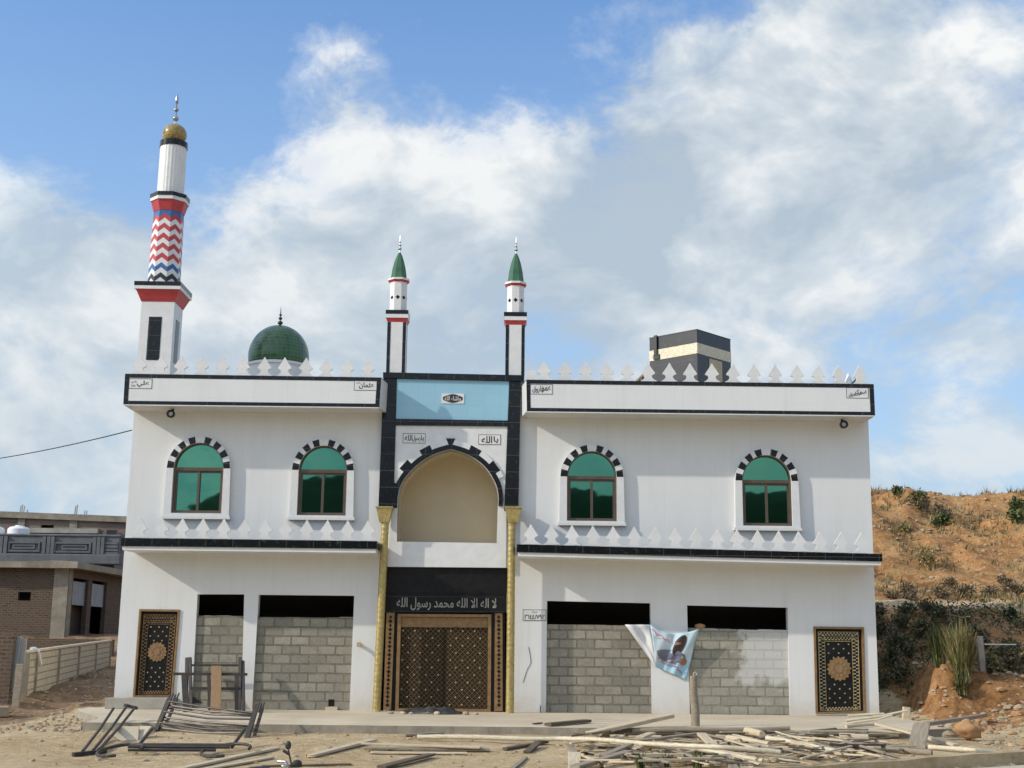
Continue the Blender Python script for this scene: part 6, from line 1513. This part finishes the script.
# ------------------------------------------------------------------ vegetation
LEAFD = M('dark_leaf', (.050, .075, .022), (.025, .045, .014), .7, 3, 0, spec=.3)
LEAFM = M('green_leaf', (.16, .195, .06), (.09, .12, .04), .7, 3, 0, spec=.3)
LEAFY = M('dry_leaf', (.24, .20, .085), (.14, .12, .05), .8, 3, 0, spec=.2)
LEAFG = M('grey_scrub', (.25, .205, .12), (.12, .10, .06), .9, 3, 0, spec=.2)
LEAFB = M('brown_scrub', (.20, .145, .08), (.11, .08, .045), .9, 3, 0, spec=.2)
STRAW = M('straw', (.50, .40, .20), (.34, .26, .12), .8, 3, 0, spec=.2)
TWIG = M('twig', (.26, .20, .13), (.15, .11, .075), .9, 4, 0, spec=.2)
def leafy(mb, c, rx, ry, rz, n, size, q, mis=(0,), hollow=.35):
    for i in range(n):
        while True:
            d = Vector((q.uniform(-1, 1), q.uniform(-1, 1), q.uniform(-1, 1)))
            if hollow < d.length < 1: break
        cl = .75 + .5 * noise.noise(d * 2.2 + Vector(c) * .7)
        p = Vector((c[0] + d.x * rx * cl, c[1] + d.y * ry * cl, c[2] + d.z * rz * cl))
        a = Vector((q.uniform(-1, 1), q.uniform(-1, 1), q.uniform(-.6, 1))).normalized(); b = a.cross(Vector((q.uniform(-1, 1), q.uniform(-1, 1), q.uniform(-1, 1)))).normalized(); s_ = size * q.uniform(.6, 1.3)
        mb.poly([p, p + a * s_ * .5 + b * s_ * .22, p + a * s_, p + a * s_ * .5 - b * s_ * .22], q.choice(mis))
def twigs(mb, base, n, hgt, spread, q, r=.012, mi=0, droop=.2):
    for i in range(n):
        an = q.uniform(0, 2 * math.pi); s_ = q.uniform(.2, 1) * spread; H = hgt * q.uniform(.5, 1); pts = []
        for k in range(5):
            t = k / 4; pts.append(Vector(base) + Vector((math.cos(an) * s_ * t ** 1.3 + q.uniform(-.03, .03), math.sin(an) * s_ * t ** 1.3 + q.uniform(-.03, .03), H * (t - droop * t * t * q.random()))))
        mb.tube(pts, [r, r * .85, r * .65, r * .45, r * .2], 4, mi)
def bush(name, px, py_base, w_px, h_px, Y, mats, label, n, size, cat='bush', group=None, stems=8, twig=TWIG, seed=0, hollow=.3):
    """px, py_base: foot of the plant; sizes in pixels at depth Y"""
    q = random.Random(seed + int(px * 3)); k = (Y + 31) / F; W = w_px * k / 2; H = h_px * k
    x = P(px, py_base, Y)[0]; z = h(x, Y) - .03
    t = thing(name, (x, Y, z), label, cat, group)
    mb = MB(); twigs(mb, (x, Y, z), stems, H * .85, W * .9, q, .006 + .012 * H); mb.build('stems', twig, t)
    mb = MB()
    for j in range(5): leafy(mb, (x + q.uniform(-.45, .45) * W, Y + q.uniform(-.4, .4) * W, z + H * q.uniform(.32, .68)), W * .62, W * .62, H * .36, n // 5, size, q, tuple(range(len(mats))), hollow)
    mb.build('foliage', mats, t, recalc=False)
    return t
def depth_at(px, py, lo=-6.0, hi=42.0):
    """where the line of sight meets the terrain"""
    d = ray(px, py); t0 = None; s_ = (lo + 31) / d.y; step = .1 / d.y
    while s_ * d.y - 31 < hi:
        p = CAM + d * s_
        if p.z < h(p.x, p.y): return p.y
        s_ += step
    return hi
def on_hill(px, py, default): 
    y = depth_at(px, py); return y if y < 41 else default
bush('shrub', 897, 495, 11, 13, on_hill(897, 496, 31), [LEAFM, LEAFG, LEAFD], 'small dark shrub alone on the hilltop next to the mosque', 420, .18, seed=1)
bush('dry_bush', 925, 512, 30, 27, on_hill(925, 513, 29.5), [LEAFG, LEAFY, LEAFM], 'tall dry bush on the hill crest right of the small shrub', 900, .16, stems=40, seed=2)
bush('dry_bush', 942, 520, 24, 20, on_hill(942, 521, 28.5), [LEAFG, TWIG], 'grey twiggy bush beside the tall dry bush on the crest', 560, .14, stems=50, seed=12)
bush('green_bush', 941, 527, 20, 13, on_hill(941, 528, 28), [LEAFD, LEAFM], 'low bright green bush below the dry bushes on the crest', 700, .17, seed=3)
bush('green_bush', 1022, 526, 24, 26, on_hill(1018, 527, 28), [LEAFM, LEAFD], 'leafy green bush at the right edge high on the hill', 1000, .18, seed=4)
bush('grass_clump', 906, 531, 20, 10, on_hill(906, 532, 26), [LEAFY, LEAFM, STRAW], 'yellow green clump left on the hillside halfway down', 200, .18, 'grass clump', seed=5)
bush('grass_clump', 928, 569, 30, 24, on_hill(928, 570, 20), [LEAFY, STRAW, LEAFY], 'yellow feathery clump on the hillside below the dark ledge', 620, .12, 'grass clump', stems=50, seed=6, twig=STRAW)
for k, (px, py, w, hh) in enumerate(((893, 600, 24, 12), (915, 602, 28, 14), (940, 600, 26, 13), (964, 597, 30, 14), (990, 596, 28, 13), (1014, 594, 26, 14), (905, 592, 20, 10), (950, 588, 24, 11), (1005, 584, 22, 11))):
    bush('dry_bush', px, py, w, hh, on_hill(px, py, 15), [LEAFB, LEAFG, TWIG], 'low dry scrub in the row along the lit terrace above the shaded bank', 260, .13, 'scrub', 'dry scrub along the terrace', stems=26, seed=20 + k)
# dark scrub on the bank, thickened to deepen the shade there
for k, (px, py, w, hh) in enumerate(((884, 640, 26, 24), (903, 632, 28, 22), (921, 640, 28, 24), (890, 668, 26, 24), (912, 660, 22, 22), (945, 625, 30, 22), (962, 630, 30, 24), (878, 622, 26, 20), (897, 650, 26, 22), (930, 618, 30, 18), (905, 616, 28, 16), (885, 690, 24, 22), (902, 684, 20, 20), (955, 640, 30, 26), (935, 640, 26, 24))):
    bush('shade_bush', px, py, w, hh, on_hill(px, py, 5), [LEAFD, LEAFG], 'dark scrub deepening the shade on the bank between the mosque and the clay mound', 420, .10, 'scrub', 'scrub on the shaded bank', stems=24, seed=40 + k)
bush('conifer_sapling', 1011, 621, 13, 16, on_hill(1011, 622, 9), [LEAFD], 'small dark round sapling on the terrace at the right', 420, .11, 'sapling', seed=60)
bush('scrub', 975, 634, 34, 40, 4.2, [LEAFG, LEAFD], 'tall grey green scrub behind the concrete post', 620, .15, 'bush', stems=60, seed=61)
bush('scrub', 1008, 672, 46, 44, 1.6, [LEAFG, LEAFD, LEAFY], 'thick dark scrub right of the concrete post at the right edge', 1100, .13, 'bush', stems=90, seed=62)
bush('scrub', 990, 694, 34, 22, .2, [LEAFG, LEAFY, LEAFD], 'low scrub at the foot of the concrete post', 500, .11, 'bush', stems=50, seed=63)
# tall grass tufts on the mound
def tuft(px, py, w_px, h_px, Y, n, mats, label, seed, lean=.35, group=None):
    q = random.Random(seed); k = (Y + 31) / F; W = w_px * k / 2; H = h_px * k; x = P(px, py, Y)[0]; z = h(x, Y) - .05; mb = MB()
    for i in range(n):
        an = q.uniform(0, 6.283); b0 = Vector((x + q.uniform(-.35, .35) * W, Y + q.uniform(-.35, .35) * W, z)); L = H * q.uniform(.45, 1.05); s_ = W * q.uniform(.1, 1.1); wv = .010 + .008 * q.random(); d = Vector((math.cos(an), math.sin(an), 0)); sd = Vector((-d.y, d.x, 0)) * wv
        pts = [b0 + d * (s_ * t ** 2) + Vector((0, 0, L * (t - lean * q.random() * t ** 3))) for t in (0, .35, .7, 1)]; m_ = q.choice(range(len(mats)))
        for a, b, f0, f1 in ((0, 1, 1, .9), (1, 2, .9, .6)): mb.poly([pts[a] - sd * f0, pts[a] + sd * f0, pts[b] + sd * f1, pts[b] - sd * f1], m_)
        mb.poly([pts[2] - sd * .6, pts[2] + sd * .6, pts[3]], m_)
    return tag(mb.build('grass_tuft', mats, org=(x, Y, z), recalc=False), label, 'grass tuft', group)
tuft(939, 664, 26, 44, .25, 600, [LEAFM, LEAFY, LEAFD], 'smaller left tuft of tall grass on top of the clay mound', 1)
tuft(962, 678, 40, 66, -.25, 1300, [LEAFM, LEAFY, STRAW, LEAFY], 'big tuft of tall green and straw grass left of the concrete post', 2)
tuft(961, 688, 26, 22, -.5, 260, [LEAFM, LEAFD, LEAFY], 'low green tuft on the right flank of the clay mound', 3)
tuft(641, 769, 20, 22, G(641, 768).y, 26, [LEAFM, LEAFD], 'green grass sprig left of the dark stump at the bottom edge', 5, .1)
tuft(667, 768.5, 12, 20, G(667, 767).y, 10, [LEAFM, LEAFD], 'thin grass sprig right of the dark stump at the bottom edge', 6, .1)
tuft(697, 769, 22, 24, G(697, 768).y, 26, [LEAFM, LEAFY], 'sparse grass sprig below the wooden post at the bottom edge', 7, .1)
# long bare canes around the tuft
def cane(pts, Y, r, label, mat=STRAW):
    w = [PV(x, y, Y + dy) for x, y, dy in pts]; mb = MB(); mb.tube(w, [r * (1 - .5 * i / (len(w) - 1)) for i in range(len(w))], 6); tag(mb.build('bare_cane', mat, org=w[0]), label, 'cane', 'bare canes around the grass tuft')
cane([(937, 660, 0), (945, 638, 0), (950.5, 623, 0)], .9, .016, 'straw cane leaning right over the left grass tuft')
cane([(958, 648, 0), (953, 630, 0), (948, 606, 0)], .6, .018, 'tallest straw cane sticking up out of the big tuft', TWIG)
cane([(959.5, 655, 0), (959.8, 617, 0), (970, 616.6, 0)], .4, .014, 'straw cane bent level at its top above the big tuft')
cane([(971, 645, 0), (965, 618, 0), (953, 615, 0)], .4, .014, 'straw cane arching left above the big tuft')
cane([(959, 672, -.1), (970, 648, -.2), (972, 640, -.2)], .3, .014, 'straw cane crossing low in front of the big tuft')
cane([(974, 677, -.1), (964, 657, -.2)], .3, .012, 'short straw cane crossing the other low one')
cane([(986, 626, 0), (996, 619, 0), (1003, 616, 0)], 3.0, .02, 'pale branch slanting up right behind the concrete post', TWIG)
cane([(996, 622, 0), (1004, 627, 0), (1012, 635, 0)], 3.0, .016, 'pale branch drooping right behind the concrete post', TWIG)
cane([(988, 640, 0), (981, 628, 0), (973, 621, 0)], 2.8, .018, 'pale branch leaning left behind the concrete post', TWIG)
# concrete post with a wire stub
Yp_ = .1; a = P(975.2, 636, Yp_); b = P(985.4, 636, Yp_); x0, zt = a; x1 = b[0]; zb = h((x0 + x1) / 2, Yp_) - .25
pc = thing('concrete_post', ((x0 + x1) / 2, Yp_, zb), 'squared concrete post leaning slightly in the scrub at the right', 'post')
mb = MB(); mb.hexa([(x0 + .06, Yp_ - .1, zb), (x0 + .19, Yp_ - .1, zb), (x0 + .19, Yp_ + .06, zb), (x0 + .06, Yp_ + .06, zb)], [(x0, Yp_ - .1, zt), (x0 + .15, Yp_ - .1, zt), (x0 + .15, Yp_ + .06, zt), (x0, Yp_ + .06, zt)]); 
mb.build('shaft', CONC, pc, bevel=.012)
p0 = PV(985, 644.2, Yp_); p1 = PV(1016, 644.6, Yp_ + .2); mb = MB(); mb.tube([(x0 + .14, Yp_, p0.z), p0, p1], .014, 6); mb.build('wire_stub', PLAST, pc)
# dry grass over the hill: uncountable
q = random.Random(11); mb = MB(); cnt = 0
while cnt < 3600:
    x = q.uniform(9.3, 26); y = q.uniform(1.5, 36); 
    if fb(x, y, .35, 21, 3) < -.05 + .25 * q.random() or (y < 3 and x < 11.3): continue
    cnt += 1; z = h(x, y); n = q.randint(3, 6); s_ = q.uniform(.10, .32) * (1 + y * .01)
    for i in range(n):
        an = q.uniform(0, 6.28); d = Vector((math.cos(an), math.sin(an), 0)); w = Vector((-d.y, d.x, 0)) * .022; b0 = Vector((x, y, z - .02)) + d * q.uniform(0, .08)
        mb.poly([b0 - w, b0 + w, b0 + d * s_ * .5 + Vector((0, 0, s_ * q.uniform(.6, 1.1)))], q.choice((0, 0, 1, 1, 2)))
gr = mb.build('dry_grass', [LEAFY, LEAFG, STRAW], recalc=False); struct(gr, 'stuff')
# low scrub and leaf litter, laid dark and dense to deepen the bank's shade
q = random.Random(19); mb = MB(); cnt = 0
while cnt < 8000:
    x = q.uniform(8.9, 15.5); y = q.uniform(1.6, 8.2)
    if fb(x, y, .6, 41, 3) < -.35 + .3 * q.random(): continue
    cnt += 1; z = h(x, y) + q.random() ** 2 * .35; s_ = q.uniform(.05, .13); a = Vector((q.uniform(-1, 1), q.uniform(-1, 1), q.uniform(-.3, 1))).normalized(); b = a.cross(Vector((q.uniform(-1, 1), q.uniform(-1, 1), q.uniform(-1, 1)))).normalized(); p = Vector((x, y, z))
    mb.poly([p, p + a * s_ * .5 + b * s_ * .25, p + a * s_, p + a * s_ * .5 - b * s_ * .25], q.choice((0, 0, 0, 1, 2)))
gc_ = mb.build('shade_ground_cover', [LEAFD, LEAFB, TWIG], recalc=False); struct(gc_, 'stuff')
# weeds on the plot and debris on the left bank
q = random.Random(13); mb = MB()
for i in range(420):
    x = q.uniform(-17, -9.9); y = q.uniform(-5, 19)
    if h(x, y) < -.5: continue
    z = h(x, y)
    for j in range(q.randint(2, 5)):
        an = q.uniform(0, 6.28); d = Vector((math.cos(an), math.sin(an), 0)); w = Vector((-d.y, d.x, 0)) * .015; s_ = q.uniform(.06, .2); b0 = Vector((x, y, z - .02))
        mb.poly([b0 - w, b0 + w, b0 + d * s_ + Vector((0, 0, s_ * q.uniform(.3, .8)))], q.choice((0, 1, 1)))
wd = mb.build('weeds', [LEAFY, LEAFG], recalc=False); struct(wd, 'stuff')

# ------------------------------------------------------------------ light
SUN = Vector((-2.8, -1.0, 1.62)).normalized()
sl = bpy.data.lights.new('sun', 'SUN'); sl.energy = 1.95; sl.angle = R(.9); sl.color = (1.0, .92, .80)
so = bpy.data.objects.new('sun', sl); col.objects.link(so); so.rotation_euler = SUN.to_track_quat('Z', 'Y').to_euler(); so.location = (-30, -20, 30)
w = bpy.data.worlds.new('World'); sc.world = w; w.use_nodes = True; ns = w.node_tree.nodes; ln = w.node_tree.links
bg = ns['Background']; bg.inputs['Strength'].default_value = .118
sky = ns.new('ShaderNodeTexSky'); sky.sky_type = 'NISHITA'; sky.sun_disc = False; sky.sun_elevation = math.asin(SUN.z); sky.sun_rotation = math.atan2(SUN.x, SUN.y); sky.altitude = 900; sky.air_density = 1.0; sky.dust_density = .6; sky.ozone_density = 1.6
tc = ns.new('ShaderNodeTexCoord').outputs['Generated']
nrm = ns.new('ShaderNodeVectorMath'); nrm.operation = 'NORMALIZE'; ln.new(tc, nrm.inputs[0]); D = nrm.outputs[0]
# cloud field: three octaves of warped noise on the sky sphere, gathered into banks
mp = ns.new('ShaderNodeMapping'); mp.inputs['Rotation'].default_value = (0, R(24), 0); mp.inputs['Scale'].default_value = (1.0, 1.0, 1.55); ln.new(D, mp.inputs[0])
wn = ns.new('ShaderNodeTexNoise'); wn.inputs['Scale'].default_value = 3.2; wn.inputs['Detail'].default_value = 3; ln.new(mp.outputs[0], wn.inputs['Vector'])
wa = ns.new('ShaderNodeVectorMath'); wa.operation = 'MULTIPLY_ADD'; ln.new(wn.outputs['Color'], wa.inputs[0]); wa.inputs[1].default_value = (.15, .15, .15); ln.new(mp.outputs[0], wa.inputs[2])
n1 = noi(ns, ln, wa.outputs[0], 4.2, 9, .60); n2 = noi(ns, ln, wa.outputs[0], 15, 8, .64)
dens = mathn(ns, ln, 'ADD', mathn(ns, ln, 'MULTIPLY', n1, 1.15), mathn(ns, ln, 'MULTIPLY', n2, .70)); dens = mathn(ns, ln, 'SUBTRACT', dens, .425)
wo = ns.new('ShaderNodeVectorMath'); wo.operation = 'ADD'; ln.new(wa.outputs[0], wo.inputs[0]); wo.inputs[1].default_value = (-.05, 0, .06)
litd = mathn(ns, ln, 'SUBTRACT', n1, noi(ns, ln, wo.outputs[0], 4.2, 5, .6))
def blob(px, py, rpx, amt):
    global dens
    v = ray(px, py).normalized(); dt = ns.new('ShaderNodeVectorMath'); dt.operation = 'DOT_PRODUCT'; ln.new(D, dt.inputs[0]); dt.inputs[1].default_value = v
    mr = ns.new('ShaderNodeMapRange'); mr.interpolation_type = 'SMOOTHSTEP'; ln.new(dt.outputs['Value'], mr.inputs[0]); mr.inputs[1].default_value = math.cos(math.atan(rpx / F)); mr.inputs[2].default_value = 1.0; mr.inputs[3].default_value = 0; mr.inputs[4].default_value = amt
    dens = mathn(ns, ln, 'ADD', dens, mr.outputs[0])
for b_ in ((40, 40, 260, -.20), (230, 60, 260, -.17), (560, 40, 230, -.22), (330, 20, 200, -.10), (600, 140, 120, -.12), (480, 95, 110, -.12), (205, 230, 70, -.13), (120, 175, 80, -.08), (740, 60, 120, -.06), (245, 270, 90, -.06),
           (385, 110, 130, .14), (420, 210, 200, .16), (70, 290, 220, .15), (40, 240, 120, .08), (650, 190, 190, .16), (790, 160, 200, .15), (930, 90, 220, .17), (250, 320, 160, .10), (700, 320, 170, .13), (930, 330, 200, .08), (120, 420, 220, .14), (690, 90, 80, .10), (600, 200, 130, .12), (210, 150, 90, .05), (300, 60, 110, .06), (640, 60, 90, .08), (720, 230, 160, .06), (560, 345, 150, .02), (900, 350, 190, -.03), (930, 250, 130, .02), (330, 380, 120, -.03)):
    blob(*b_)
cov = ramp(ns, ln, dens, [(.34, (0, 0, 0)), (.45, (.25, .25, .25)), (.56, (.78, .78, .78)), (.70, (.98, .98, .98))])
sz = ns.new('ShaderNodeSeparateXYZ'); ln.new(D, sz.inputs[0])
elev = sz.outputs[2]
# cloud glow added toward the unseen sun to raise fill; thin grey-blue veil low down
ds = ns.new('ShaderNodeVectorMath'); ds.operation = 'DOT_PRODUCT'; ln.new(D, ds.inputs[0]); ds.inputs[1].default_value = SUN
glow = ns.new('ShaderNodeMapRange'); ln.new(ds.outputs['Value'], glow.inputs[0]); glow.inputs[1].default_value = .1; glow.inputs[2].default_value = 1.0; glow.inputs[3].default_value = 1.0; glow.inputs[4].default_value = 2.4
shade = noi(ns, ln, wa.outputs[0], 5.5, 5, .55)
cc = ramp(ns, ln, mathn(ns, ln, 'ADD', mathn(ns, ln, 'ADD', mathn(ns, ln, 'MULTIPLY', shade, .5), mathn(ns, ln, 'MULTIPLY', n2, .25)), mathn(ns, ln, 'MULTIPLY', litd, 1.3)), [(.22, (2.3, 2.75, 3.2)), (.37, (3.2, 3.55, 3.85)), (.52, (4.75, 4.8, 4.75))])
cg = ns.new('ShaderNodeVectorMath'); cg.operation = 'SCALE'; ln.new(cc, cg.inputs[0]); ln.new(glow.outputs[0], cg.inputs['Scale'])
veil = ns.new('ShaderNodeMapRange'); ln.new(elev, veil.inputs[0]); veil.inputs[1].default_value = .0; veil.inputs[2].default_value = .50; veil.inputs[3].default_value = 1.0; veil.inputs[4].default_value = .0
sb = ns.new('ShaderNodeVectorMath'); sb.operation = 'MULTIPLY'; ln.new(sky.outputs[0], sb.inputs[0]); sb.inputs[1].default_value = (.80, 1.02, 1.2)
SKYB = mixc(ns, ln, veil.outputs[0], sb.outputs[0], (2.1, 2.75, 3.4))
low = ns.new('ShaderNodeMapRange'); ln.new(elev, low.inputs[0]); low.inputs[1].default_value = .06; low.inputs[2].default_value = .40; low.inputs[3].default_value = .62; low.inputs[4].default_value = .0
lowg = mixc(ns, ln, low.outputs[0], cg.outputs[0], (2.6, 3.1, 3.55))
skyc = mixc(ns, ln, cov, SKYB, lowg)
ln.new(skyc, bg.inputs['Color'])
vs_ = sc.view_settings; vs_.view_transform = 'Standard'; vs_.look = 'None'; vs_.exposure = .76; vs_.gamma = 1; vs_.use_curve_mapping = False
sc.cycles.max_bounces = 8; sc.cycles.diffuse_bounces = 4; sc.cycles.use_denoising = True
